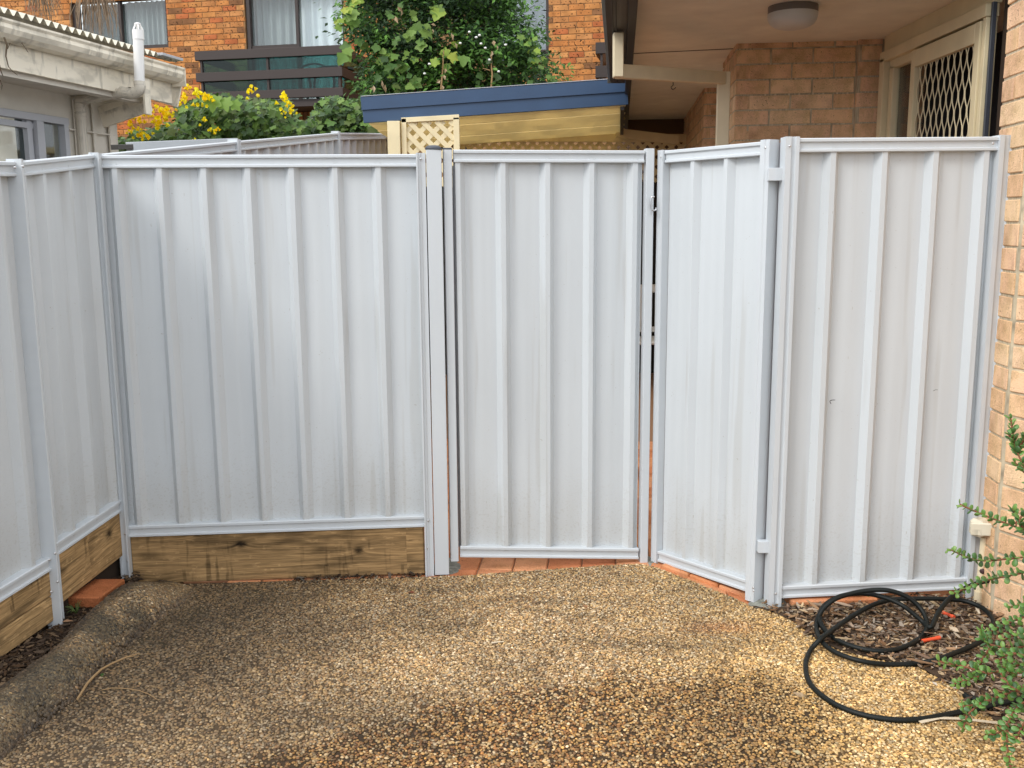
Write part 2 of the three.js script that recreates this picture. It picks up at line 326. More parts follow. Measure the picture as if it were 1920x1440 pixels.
{
  const list = [], step = 0.0079, UP = V(0, 1, 0);
  for (let z = -4.02; z < -1.75; z += step) {
    const half = -z * 0.56 + 0.28;
    for (let x = -half; x < half; x += step) {
      const px = x + rr(-0.45, 0.45) * step, pz = z + rr(-0.45, 0.45) * step;
      if (!inside(drivePoly, px, pz)) continue;
      const t = tone(px, pz);
      const bury = 0.0002 + 0.0014 * t.left * t.n2 * 1.6 + 0.0006 * (1 - t.scrub) * t.n * 1.6;
      if (rnd() < 0.06 + 0.28 * t.left * t.n2 * 1.6 + 0.24 * t.scrub) continue;
      const r = 0.0033 + 0.0023 * rnd() * rnd() + 0.001 * rnd();
      list.push([V(px, 0.006 + 0.0018 - bury + rr(-0.0006, 0.0008), pz), V(gauss() * 0.12, 1, gauss() * 0.12).normalize(), r, stoneColour(px, pz)]);
    }
  }
  tag(pebbles(list, 'pebbles', scene), 'small tan and golden stones of the exposed aggregate driveway', 'pebbles', null, 'stuff');
}

// kerb: a rounded aggregate hump on the left, curving round in front of the plinth board
{
  const base = [G(-120, 1530), G(0, 1432), G(52, 1385), G(146, 1313), G(234, 1222), G(305, 1163), G(352, 1128), G(372, 1108)];
  const back = [G(-150, 1380, 0.085), G(0, 1290, 0.085), G(48, 1256, 0.085), G(99, 1222, 0.085), G(140, 1182, 0.08), G(208, 1122, 0.07), G(252, 1095, 0.05), G(300, 1088, 0.02)];
  const cb = new THREE.CatmullRomCurve3(base), ck = new THREE.CatmullRomCurve3(back), hgt = (t) => 0.1 * (1 - smooth(0.72, 1, t) * 0.8);
  const point = (t, w) => {                                 // w 0 at the front foot, 1 at the bed
    const a = cb.getPoint(t), b = ck.getPoint(t), p = a.clone().lerp(b, w);
    const k = Math.pow(Math.sin(Math.min(1, w * 1.35) * Math.PI / 2), 0.85);
    p.y = hgt(t) * (k - 0.12 * smooth(0.7, 1, w)) + (fbm(p.x * 9, p.z * 9, 3) - 0.5) * 0.009;
    return p;
  };
  const nT = 90, nW = 16, pos = [], idx = [], col = [];
  for (let i = 0; i <= nT; i++) for (let j = 0; j <= nW; j++) {
    const p = point(i / nT, j / nW); pos.push(p.x, p.y, p.z);
    const k = 0.6 + 0.7 * fbm(p.x * 14, p.z * 14, 4); col.push(0.05 * k, 0.034 * k, 0.02 * k);
    if (i < nT && j < nW) { const a = i * (nW + 1) + j, b = a + nW + 1; idx.push(a, b, a + 1, b, b + 1, a + 1); }
  }
  let g = new THREE.BufferGeometry(); g.setAttribute('position', new THREE.Float32BufferAttribute(pos, 3)); g.setAttribute('color', new THREE.Float32BufferAttribute(col, 3)); g.setIndex(idx); g.computeVertexNormals(); g = uvBox(g.toNonIndexed());
  const kerb = structure('kerb', g, std([1, 1, 1], 0.95, { vertexColors: true }));
  const list = [];
  for (let i = 0; i < 27000; i++) {
    const t = rnd(), w = rnd(), e = 0.004, p = point(t, w), n = point(Math.min(1, t + e), w).sub(p).cross(point(t, Math.min(1, w + e)).sub(p)).normalize();
    if (!(n.length() > 0.5)) continue; if (n.y < 0) n.negate();
    const moss = smooth(0.35, 0.65, fbm(p.x * 6 + 4, p.z * 6, 3)), mud = smooth(0.62, 0.95, w) + smooth(0.22, 0.02, w);
    if (rnd() < 0.2 + 0.5 * mud * fbm(p.x * 20, p.z * 20, 2)) continue;
    let c = pick(STONES).map((k, a) => lerp(k, [0.36, 0.24, 0.12][a], 0.45));
    c = c.map((k, a) => lerp(k, [0.085, 0.066, 0.032][a], moss * 0.75)); const b = rr(0.12, 0.72) * (rnd() > 0.92 ? 2 : 1);
    c = c.map((k, a) => lerp(k, [0.12, 0.078, 0.05][a], clamp(mud) * 0.7) * b);
    list.push([p.addScaledVector(n, 0.0012), n, rr(0.0034, 0.0064), c]);
  }
  pebbles(list, 'kerb_stones', kerb);
}

// courtyard paving behind and under the gate
{
  const field = [V(-1.65, 0, -3.79), V(-0.38, 0, -3.86), ...driveEdge.slice(4).map((p) => p.clone().add(V(0, 0, 0.03))), V(1.02, 0, -3.49), V(1.76, 0, -3.54), V(2.4, 0, -3.6), V(2.4, 0, -9.8), V(-1.3, 0, -9.8), V(-1.6, 0, -3.9)];
  const court = structure('courtyard_paving', flatPoly(field, -0.006), std([0.3, 0.17, 0.1], 0.95));
  const variants = [0, 1, 2, 3].map(() => uvBox(chamferBox(0.142, 0.05, 0.226, 0.005, 0.0006), 1, rnd() * 7, rnd() * 7));
  const dir = V(0.1, 0, -1).normalize(), side = V(1, 0, 0.1).normalize(), o = V(-0.32, 0, -3.72);
  const spare = [];
  let n = 0;
  for (let row = -1; row < 12; row++) for (let col = -6; col < 16; col++) {
    const c = o.clone().addScaledVector(side, (col + 0.5) * 0.147 + (row % 2 ? 0.0 : 0.0)).addScaledVector(dir, (row + 0.5) * 0.231);
    if (!inside(field, c.x, c.z) && !inside(field, c.x, c.z - 0.1)) continue;
    if (c.x < -0.4 && c.z > -3.83) continue;
    const m = part('paver', variants[(row * 7 + col * 3 + 40) & 3], M.paver[Math.floor(hash(row + 50, col + 50) * 4)], court);
    m.position.set(c.x, -0.0225 + rr(-0.001, 0.0015), c.z); m.rotation.y = -Math.atan2(0.1, 1) + gauss() * 0.004; n++;
  }
  // strip edge beside panel B and panel C, and the slices below the plinth board
  const edge = (A, B, k, w, lift, nm = 'edging_brick') => { for (let i = 0; i < k; i++) { const a = A.clone().lerp(B, (i + 0.02) / k), b = A.clone().lerp(B, (i + 0.98) / k); a.y = b.y = lift; part(nm, bar(a, b, w, 0.06, V(0, 1, 0), 0.006), M.paver[(i * 3 + 1) & 3], court); } };
  edge(G(1248, 1068).add(V(0.03, 0, -0.06)), G(1416, 1128).add(V(0.03, 0, -0.06)), 3, 0.13, -0.012);
  edge(V(1.055, 0, -3.53), V(1.4, 0, -3.555), 2, 0.11, 0.004);
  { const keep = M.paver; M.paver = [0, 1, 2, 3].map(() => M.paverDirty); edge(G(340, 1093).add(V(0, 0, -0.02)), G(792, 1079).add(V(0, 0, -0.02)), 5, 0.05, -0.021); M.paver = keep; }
}

// higher soil behind the left fence
{
  const s = new THREE.Shape([[-1.625, 3.84], [-1.685, 3.3], [-1.9, 2.2], [-3.2, 2.2], [-3.2, 5.2], [-1.6, 5.2]].map(([x, z]) => new THREE.Vector2(x, z)));
  const g = new THREE.ExtrudeGeometry(s, { depth: 0.24, bevelEnabled: false }); g.rotateX(-Math.PI / 2); g.translate(0, -0.03, 0);
  structure('soil_bank', g, std([0.045, 0.032, 0.024], 0.95));
}
// mulch beds
const bedRight = [...bedEdge, V(2.4, 0, -2.3), V(2.4, 0, -3.3), V(1.82, 0, -3.42), V(1.80, 0, -3.56), V(1.45, 0, -3.545), V(1.4, 0, -3.50), V(1.06, 0, -3.475)];
const bedLeft = [V(-1.60, 0, -3.83), V(-1.66, 0, -3.3), V(-1.71, 0, -3.05), V(-1.82, 0, -2.5), V(-1.95, 0, -2), V(-1.5, 0, -2.2), G(-100, 1350, 0.05), G(0, 1288, 0.06), G(60, 1246, 0.06), G(140, 1180, 0.05), G(215, 1116, 0.05), G(262, 1094, 0.02)];
structure('garden_bed', flatPoly(bedRight, 0.01), std([0.075, 0.05, 0.033], 0.95));
structure('garden_bed_edge', flatPoly(bedLeft, 0.035), std([0.06, 0.04, 0.028], 0.95));
{
  const chip = (() => { const g = new THREE.BoxGeometry(1, 1, 1, 2, 1, 1); const p = g.attributes.position; for (let i = 0; i < p.count; i++) { const x = p.getX(i), e = Math.abs(x) > 0.4 ? 0.55 : 1; p.setXYZ(i, x, p.getY(i) * e + 0.4 * x * x, p.getZ(i) * e); } g.computeVertexNormals(); return g; })();
  const TONES = [[0.1, 0.065, 0.045], [0.16, 0.11, 0.075], [0.24, 0.18, 0.13], [0.07, 0.045, 0.03], [0.3, 0.25, 0.2], [0.13, 0.075, 0.04], [0.2, 0.13, 0.07], [0.42, 0.31, 0.19], [0.2, 0.11, 0.055], [0.28, 0.17, 0.09]];
  let LSC = 1;
  const scatter = (poly, n, y0, name, label, dark, x0, x1, z0, z1) => {
    const im = new THREE.InstancedMesh(chip, std([1, 1, 1], 0.9), n), m = new THREE.Matrix4(), c = new THREE.Color(); let i = 0, tries = 0;
    while (i < n && tries++ < n * 20) {
      const x = rr(x0, x1), z = rr(z0, z1); if (!inside(poly, x + gauss() * 0.025, z + gauss() * 0.025)) continue;
      const L = (0.009 + 0.03 * Math.pow(rnd(), 2.4)) * LSC;
      m.compose(V(x, y0 + rr(0, 0.016), z), new THREE.Quaternion().setFromEuler(new THREE.Euler(gauss() * 0.3, rnd() * 6.28, gauss() * 0.3)), V(L, rr(0.0015, 0.005), L * rr(0.18, 0.5) / Math.sqrt(LSC)));
      im.setMatrixAt(i, m); const t = pick(TONES), b = rr(0.7, 1.25) * dark; im.setColorAt(i, c.setRGB(t[0] * b, t[1] * b, t[2] * b)); i++;
    }
    im.count = i; im.name = numbered(name); shade(im); scene.add(im); tag(im, label, 'mulch', null, 'stuff');
  };
  scatter(bedRight, 8500, 0.012, 'mulch', 'brown and grey bark chips in the bed under the black hose', 1, 0.95, 2.3, -3.6, -2.3);
  const big = [[0.5, 0.37, 0.22], [0.4, 0.3, 0.22], [0.3, 0.18, 0.1], [0.55, 0.45, 0.33], [0.2, 0.13, 0.09]]; TONES.push(...big);
  scatter([G(500, 1086, 0), G(700, 1080, 0), G(796, 1076, 0), G(800, 1083, 0), G(600, 1092, 0), G(500, 1097, 0)], 260, 0.004, 'dirt_crumbs', 'dark crumbs of soil along the foot of the wide plank', 0.3, -0.9, -0.3, -3.9, -3.75);
  TONES.splice(0, TONES.length, ...big); LSC = 2.3; scatter(bedRight, 330, 0.02, 'wood_chips', 'larger pale wood chips strewn over the dark mulch bed', 1, 0.95, 2.2, -3.6, -2.4); LSC = 1;
  TONES.splice(0, TONES.length, [0.1, 0.065, 0.045], [0.16, 0.11, 0.075], [0.07, 0.045, 0.03], [0.3, 0.2, 0.12], [0.13, 0.075, 0.04]);
  scatter(bedLeft, 3200, 0.038, 'mulch', 'dark damp leaf litter between the kerb and the left fence', 0.55, -2, -1.3, -3.83, -2);
}

// ---------------------------------------------------------------- steel fences and gate
const RAIL = [[-0.018, 0], [0.016, 0], [0.02, 0.002], [0.02, 0.009], [0.016, 0.011], [0.0125, 0.013], [0.0125, 0.033], [0.016, 0.035], [0.021, 0.037], [0.021, 0.046], [0.017, 0.049], [-0.018, 0.049]];
const POST = [[-0.03, -0.03], [0.03, -0.03], [0.03, 0.022], [0.026, 0.026], [0.016, 0.026], [0.013, 0.022], [-0.013, 0.022], [-0.016, 0.026], [-0.026, 0.026], [-0.03, 0.022]];
const H = (p) => V(p[0], 0, p[1]);
function sheet(a, b, top, bot, rib0, pitch, out, { h = 0.026, flank = 0.02, crest = 0.019, sway = 0.0016 } = {}) {
  const A = H(a), u = H(b).sub(A), L = u.length(); u.normalize();
  const prof = [[0, 0]];
  for (let r = rib0 - Math.ceil(rib0 / pitch) * pitch; r < L + pitch; r += pitch) for (const q of [[r - crest / 2 - flank, 0], [r - crest / 2, h], [r + crest / 2, h], [r + crest / 2 + flank, 0]]) if (q[0] > 0.002 && q[0] < L - 0.002) prof.push(q);
  prof.push([L, prof[prof.length - 1][1] > 0 ? h * 0.3 : 0]);
  const pans = []; for (let i = 0; i < prof.length; i++) { pans.push(prof[i]); if (i + 1 < prof.length && prof[i + 1][0] - prof[i][0] > 0.06) { const k = (prof[i][0] + prof[i + 1][0]) / 2; pans.push([k - 0.012, prof[i][1]], [k, prof[i][1] + 0.0012], [k + 0.012, prof[i][1]]); } }
  const R = 30, pos = [], idx = [], uv = [], s = rnd() * 50;
  for (let j = 0; j <= R; j++) for (const [x, o] of pans) {
    const f = j / R, t = x / L, y = lerp(lerp(bot[0], bot[1], t), lerp(top[0], top[1], t), f);
    const w = (fbm(x * 5 + s, y * 2.2, 2) - 0.5) * 2 * sway + (vnoise(x * 2 + s, y * 5) - 0.5) * sway * 0.6;
    const p = A.clone().addScaledVector(u, x).addScaledVector(out, o + w); pos.push(p.x, y, p.z); uv.push(x + s, (y - lerp(bot[0], bot[1], t)) / 1.75);
  }
  const W = pans.length;
  for (let j = 0; j < R; j++) for (let i = 0; i + 1 < W; i++) { const k = j * W + i; idx.push(k, k + 1, k + W, k + 1, k + W + 1, k + W); }
  const g = new THREE.BufferGeometry(); g.setAttribute('position', new THREE.Float32BufferAttribute(pos, 3)); g.setAttribute('uv', new THREE.Float32BufferAttribute(uv, 2)); g.setIndex(idx); g.computeVertexNormals();
  return toCreasedNormals(g, 0.35);
}
function screws(parent, pts, out, r = 0.0048) {
  for (const p of pts) { const g = new THREE.SphereGeometry(r, 10, 6, 0, 6.284, 0, 1.5); g.scale(1, 0.6, 1); g.applyQuaternion(new THREE.Quaternion().setFromUnitVectors(V(0, 1, 0), out)); g.translate(p.x, p.y, p.z); part('screw', clean(g), M.screw, parent); }
}
// one sheet with its rails; bot = foot of the bottom rail, out = side we see
function panel(t, a, b, top, bot, rib0, pitch, out, mat = M.steel, opts) {
  const A = H(a), B = H(b);
  part('sheet', sheet(a, b, [top[0] - 0.03, top[1] - 0.03], [bot[0] + 0.03, bot[1] + 0.03], rib0, pitch, out.clone(), opts).translate(-out.x * 0.012, 0, -out.z * 0.012), mat === M.steel ? M.sheet : mat, t);
  part('top_rail', extrude(RAIL, A.clone().setY(top[0] - 0.049), B.clone().setY(top[1] - 0.049), out), mat, t);
  part('bottom_rail', extrude(RAIL, A.clone().setY(bot[0]), B.clone().setY(bot[1]), out), mat, t);
}
const outOf = (a, b) => { const d = H(b).sub(H(a)).normalize(); return V(-d.z, 0, d.x); };   // toward the driveway for a to b left to right

// left boundary fence: two panels, three posts, plinth boards
{
  const t = thing('steel_fence', 'pale grey steel fence along the left edge, timber boards below it', 'fence');
  const p0 = [-1.875, -2.25], p1 = [-1.66, -3.305], p2 = [-1.607, -3.80], out0 = outOf(p0, p1), out1 = outOf(p1, p2);
  panel(t, p0, p1, [1.625, 1.678], [0.18, 0.254], 0.07, 0.18, out0);
  panel(t, p1, p2, [1.678, 1.738], [0.292, 0.320], 0.135, 0.165, out1);
  const along = V(out1.z, 0, -out1.x).multiplyScalar(-1), a0 = V(-out0.z, 0, out0.x);
  part('post', upright(POST.map(([x, y]) => [x * 1.15, y]), V(p1[0], 0.03, p1[1]), V(0.35, 0, 1).normalize().multiplyScalar(-1), V(1, 0, -0.35).normalize().lerp(V(0.6, 0, 0.6), 0.4).normalize(), 1.655), M.steel, t);
  const A = H(p0), B = H(p1), C = H(p2), low = (v, y, o) => v.clone().setY(y).addScaledVector(o, -0.012);
  part('plank', bar(low(A, 0.131, out0), low(B, 0.205, out0), 0.045, 0.092, V(0, 1, 0), 0.004), M.woodL, t);
  part('plank', bar(low(A, 0.036, out0), low(B, 0.11, out0), 0.045, 0.092, V(0, 1, 0), 0.004), M.woodL, t);
  part('plank', bar(low(B, 0.197, out1), low(C, 0.225, out1), 0.045, 0.185, V(0, 1, 0), 0.004), M.woodL, t);
  screws(t, [at(43, 312, 3.25), at(28, 314, 3.25), at(103, 1038, 3.26), at(92, 1050, 3.26), at(108, 1091, 3.26), at(96, 1110, 3.26)], V(0.6, 0, 0.8));
}
// panel between the corner post and the gate
{
  const t = thing('steel_fence', 'wide pale grey steel fence panel left of the gate over one weathered plank', 'fence');
  const a = [-1.585, -3.80], b = [-0.366, -3.876], out = outOf(a, b), u = H(b).sub(H(a)).normalize();
  panel(t, a, b, [1.733, 1.734], [0.205, 0.216], 0.056, 0.1685, out);
  part('corner_post', upright(POST.map(([x, y]) => [x * 0.62, y * 0.8 + 0.005]), V(-1.6, -0.02, -3.79), u, V(0.25, 0, 1).normalize(), 1.762), M.steel, t);
  part('corner_flange', upright([[0, 0], [0.005, 0], [0.005, 0.035], [0, 0.035]], V(-1.577, -0.02, -3.79), u, out, 1.76), M.steel, t);
  part('post', upright([[-0.018, -0.03], [0.018, -0.03], [0.018, 0.018], [0.002, 0.018], [-0.002, 0.022], [-0.01, 0.022], [-0.012, 0.03], [-0.018, 0.03]], V(-0.3525, 0.0, -3.873), u, out, 1.738), M.steel, t);
  part('plank', bar(V(-1.575, 0.102, -3.815), V(-0.375, 0.113, -3.885), 0.05, 0.205, V(0, 1, 0), 0.004), M.woodA, t);
  screws(t, [at(185, 299, 3.76), at(789, 298, 3.85), at(803, 976, 3.85), at(801, 1028, 3.85), at(234, 1001, 3.76), at(239, 1052, 3.76)], out);
}
// gate post with its dark cap
{
  const t = thing('gate_post', 'square pale grey steel gate post with dark cap at the hinge side', 'post');
  const u = V(1, 0, -0.1).normalize(), o = V(0.1, 0, 1).normalize(), base = V(-0.3025, 0.008, -3.885);
  part('shaft', upright([[-0.0295, -0.0275], [-0.0275, -0.0295], [0.0275, -0.0295], [0.0295, -0.0275], [0.0295, 0.0275], [0.0275, 0.0295], [-0.0275, 0.0295], [-0.0295, 0.0275]], base, u, o, 1.742), M.steel, t);
  const c = new THREE.SphereGeometry(0.042, 4, 5, Math.PI / 4, 6.2832, 0, Math.PI / 2); c.scale(1, 0.3, 1);
  part('cap', [clean(box(0.064, 0.007, 0.064)), clean(c.translate(0, 0.003, 0))], M.cap, t).position.set(base.x, 1.754, base.z);
}
// the gate
{
  const t = thing('steel_gate', 'closed pale grey ribbed steel gate in the middle, gap beneath it', 'gate');
  const a = [-0.252, -3.902], b = [0.566, -4.02], out = outOf(a, b), u = H(b).sub(H(a)).normalize();
  const A = H(a).addScaledVector(u, 0.026), B = H(b).addScaledVector(u, -0.024), al = [A.x, A.z], bl = [B.x, B.z];
  panel(t, al, bl, [1.752, 1.752], [0.072, 0.018], 0.015, 0.1815, out);
  const st = (p, y0, y1, w) => upright([[-w, -0.017], [w, -0.017], [w, 0.022], [w - 0.002, 0.024], [-w + 0.002, 0.024], [-w, 0.022]], V(p[0], y0, p[1]), u, out, y1 - y0);
  part('stile', st([a[0] + 0.002, a[1]], 0.058, 1.752, 0.0165), M.steel, t);
  part('stile', st(b, 0.002, 1.76, 0.0165), M.steel, t);
  part('stile_cap', box(0.038, 0.006, 0.042), M.cap, t).position.set(a[0] + 0.002, 1.756, a[1]);
  part('stile_gap_shade', bar(V(a[0] + 0.024, 0.12, a[1] + 0.016), V(a[0] + 0.024, 1.69, a[1] + 0.016), 0.008, 0.004, V(1, 0, 0)), M.cap, t);  // dark strip painting the shadow gap between stile and sheet
}
// angled panel right of the gate
{
  const t = thing('steel_fence', 'angled bright grey steel fence panel between the gate and the right corner', 'fence');
  const a = [0.642, -4.0], b = [0.925, -3.565], out = outOf(a, b), u = H(b).sub(H(a)).normalize();
  panel(t, a, b, [1.750, 1.747], [0.01, 0.04], 0.155, 0.18, out);
  part('post', upright(POST.map(([x, y]) => [x * 0.55, y]), V(0.63, 0.004, -4.015), u, out, 1.749), M.steel, t);
  part('post', upright([[-0.028, -0.03], [0.012, -0.03], [0.012, 0.02], [-0.004, 0.02], [-0.008, 0.024], [-0.028, 0.024]], V(0.936, 0.012, -3.54), u, out, 1.74), M.steel, t);
  screws(t, [at(1239, 294, 3.98), at(1435, 277, 3.5), at(1412, 1102, 3.5), at(1413, 1108, 3.5)], out);
  const s = (p, w) => { const g = box(0.006, 0.004, 0.002); return g.translate(p.x, p.y, p.z); };
}
// right panel with its double corner post and packers
{
  const t = thing('steel_fence', 'pale grey steel fence panel at right, fixed to the brick wall', 'fence');
  const a = [1.022, -3.506], b = [1.765, -3.56], out = outOf(a, b), u = H(b).sub(H(a)).normalize();
  panel(t, a, b, [1.752, 1.757], [0.04, 0.05], 0.128, 0.189, out);
  part('post', upright([[-0.026, -0.03], [0.024, -0.03], [0.024, 0.026], [0.012, 0.026], [0.008, 0.018], [-0.002, 0.018], [-0.006, 0.026], [-0.026, 0.026]], V(0.996, -0.005, -3.504), u, out, 1.762), M.steel, t);
  part('post', upright([[-0.026, -0.03], [0.03, -0.03], [0.03, 0.026], [0.02, 0.026], [0.016, 0.019], [-0.004, 0.019], [-0.008, 0.026], [-0.026, 0.026]], V(1.778, 0.0, -3.558), u, out, 1.762), M.steel, t);
  part('corner_filler', upright([[-0.036, -0.02], [0.026, -0.02], [0.026, 0.004], [0.004, 0.004], [0.002, 0.01], [-0.002, 0.01], [-0.004, 0.0], [-0.036, 0.0]], V(0.958, 0.02, -3.56), V(1, 0, 0.15).normalize(), V(-0.15, 0, 1).normalize(), 1.722), M.steelBack, t);
  for (const [px, py] of [[1454, 327], [1434, 1024]]) { const p = at(px, py, 3.515); part('packer', box(0.056, 0.045, 0.03, p.x, p.y, p.z, 0.001), M.steel, t); }
  const P = (x, y) => at(x, y, 3.49);
  part('dark_mark', tube([P(1558, 757), P(1556, 752), P(1561, 750), P(1566, 750)], 0.0013, 10, 5), M.black, t);
  part('dark_mark', tube([P(1750, 733), P(1754, 731), P(1758, 731)], 0.0008, 8, 5), M.black, t);
  screws(t, [at(1481, 274, 3.47), at(1862, 269, 3.53), at(1455, 1113, 3.47)], out);
}
// fence continuing up the boundary behind
{
  const t = thing('steel_fence', 'grey boundary fence receding uphill behind the wide panel towards the lattice', 'fence');
  const q = [[187, 289, 3.9], [440, 265, 5.06], [630, 249, 6.9], [728, 250, 8.4]].map(([x, y, d]) => at(x, y, d));
  for (let i = 0; i < 3; i++) {
    const A = q[i], B = q[i + 1], a = [A.x, A.z], b = [B.x, B.z], out = V(1, 0, 0.1).normalize();
    panel(t, a, b, [A.y, B.y], [A.y - 1.6, B.y - 1.6], 0.1, 0.18, out, i === 2 ? M.steelBack : M.steel);
    part('post', upright(POST.map(([x, y]) => [x * 0.7, y]), V(B.x, B.y - 1.85, B.z), V(0.1, 0, -1).normalize(), out, 1.86), M.steel, t);
  }
  const r = thing('fence_rail', 'pale grey capping rail with dark end behind the boundary fence', 'fence');
  const C = at(215, 276, 6.0), E = at(243, 275, 6.15), F = at(441, 266, 7.6);
  part('rail', bar(E, F, 0.05, 0.055), M.steel, r); part('dark_end', bar(C, E, 0.055, 0.03), M.gutterDark, r);
}
// latch hook in the gap
{
  const t = thing('gate_latch', 'small bright zinc hook latch between gate and angled panel', 'latch');
  const d = 3.985, P = (x, y) => at(x, y, d);
  part('hook', tube([P(1227, 369), P(1222, 369.5), P(1220.5, 375), P(1221.5, 391), P(1225, 394.5), P(1230, 393), P(1229.5, 389)], 0.0035, 30, 6), M.zinc, t);
  part('plate', bar(P(1221.5, 388), P(1221, 402), 0.006, 0.003, V(1, 0, 0)), M.zinc, t);
}
// concrete footings
function blob(name, label, pts, y, hgt) {
  const c = pts.reduce((s, p) => s.add(p), V()).divideScalar(pts.length), pos = [], idx = [], N = 28, curve = new THREE.CatmullRomCurve3(pts, true);
  pos.push(c.x, y + hgt, c.z);
  for (let r = 1; r <= 4; r++) for (let i = 0; i < N; i++) { const e = curve.getPoint(i / N), k = r / 4, p = c.clone().lerp(e, k * (1 + 0.06 * (hash(i, 7) - 0.5))); pos.push(p.x, y + hgt * Math.sqrt(Math.max(0, 1 - k * k * 0.99)) + (hash(i, r) - 0.5) * 0.006, p.z); }
  for (let i = 0; i < N; i++) { const j = (i + 1) % N; idx.push(0, 1 + i, 1 + j); for (let r = 0; r < 3; r++) { const a = 1 + r * N + i, b = 1 + r * N + j; idx.push(a, a + N, b, b, a + N, b + N); } }
  const g = new THREE.BufferGeometry(); g.setAttribute('position', new THREE.Float32BufferAttribute(pos, 3)); g.setIndex(idx); g.computeVertexNormals();
  const n = clean(g); if (n.attributes.normal.getY(0) < 0) flip(n).computeVertexNormals();
  solo(name, uvBox(n), M.concrete, label, 'footing');
}
blob('concrete_footing', 'grey concrete footing around the base of the hinge gate post', [G(793, 1086), G(815, 1083), G(845, 1082), G(866, 1075), G(872, 1046), G(842, 1040), G(800, 1060)], -0.012, 0.02);
blob('concrete_footing', 'grey concrete footing in the gap right of the gate', [G(1200, 1057), G(1225, 1063), G(1240, 1060), G(1232, 1046), G(1214, 1040), G(1200, 1048)], -0.01, 0.016);
blob('concrete_footing', 'rough grey concrete footing spilling round the right corner post', [G(1396, 1134), G(1420, 1146), G(1450, 1150), G(1480, 1141), G(1475, 1122), G(1440, 1115), G(1410, 1124)], -0.008, 0.026);

// ---------------------------------------------------------------- generic brick walls
// o = lower left corner on the wall face, u along, n out of the face; fill(u0,u1,v) says whether a brick is wanted
function brickFace(parent, o, u, n, len, h, mats, { bl = 0.23, bh = 0.076, j = 0.01, phase = 0, y0 = 0, depth = 0.1, proud = 0.0035, want = () => true, limit = 1e9, cut = [], jit = 0.0013 } = {}) {
  const P = bl + j, C = bh + j, spare = [];
  const geos = brickFace.cache ??= {}; const key = bl + '/' + bh + '/' + depth; geos[key] ??= Array.from({ length: 14 }, () => uvBox(chamferBox(bl, bh, depth, 0.0026, jit), 1, rnd() * 7, rnd() * 7));
  let made = 0;
  const basis = new THREE.Matrix4().makeBasis(u, V(0, 1, 0), n), q = new THREE.Quaternion().setFromRotationMatrix(basis);
  for (let r = 0; r * C + y0 < h; r++) {
    const v = y0 + r * C + C / 2; if (v < 0) continue;
    for (let k = -1; k * P < len + P; k++) {
      let a = k * P + (r % 2 ? P / 2 : 0) + phase, b = a + bl;
      a = Math.max(a, 0); b = Math.min(b, len);
      for (const [c0, c1, v0, v1] of cut) if (v > v0 && v < v1) { if (a >= c0 && b <= c1) { a = b; } else if (a < c0 && b > c0) b = c0; else if (a < c1 && b > c1) a = c1; }
      if (b - a < 0.03 || !want(a, b, v)) continue;
      const m = new THREE.Mesh(geos[key][Math.floor(hash(r + 3, k + 77) * 14)], mats[Math.floor(hash(r + 13, k + 17) * mats.length)]);
      m.name = 'brick'; shade(m);
      m.position.copy(o).addScaledVector(u, (a + b) / 2).addScaledVector(n, proud - depth / 2 + rr(-0.0012, 0.0012)); m.position.y += v;
      m.quaternion.copy(q); m.scale.x = (b - a) / bl;
      if (made < limit) { parent.add(m); made++; } else spare.push(m);
    }
  }
  if (spare.length) {
    const by = new Map(); for (const m of spare) { m.updateMatrix(); const g = clean(m.geometry.clone()); g.applyMatrix4(m.matrix); if (!by.has(m.material)) by.set(m.material, []); by.get(m.material).push(g); }
    for (const [mat, gs] of by) { const e = part('brickwork', mergeGeometries(gs), mat, parent); e.userData.kind = 'stuff'; }
  }
  return made;
}
function backing(parent, o, u, n, len, h, mat, t = 0.12, recess = 0, y0 = 0) {
  const g = new THREE.BoxGeometry(len, h - y0, t); g.translate(len / 2, (h + y0) / 2, -t / 2 - recess);
  return part('mortar', toBasis(g, o, u, V(0, 1, 0), n), mat, parent);
}

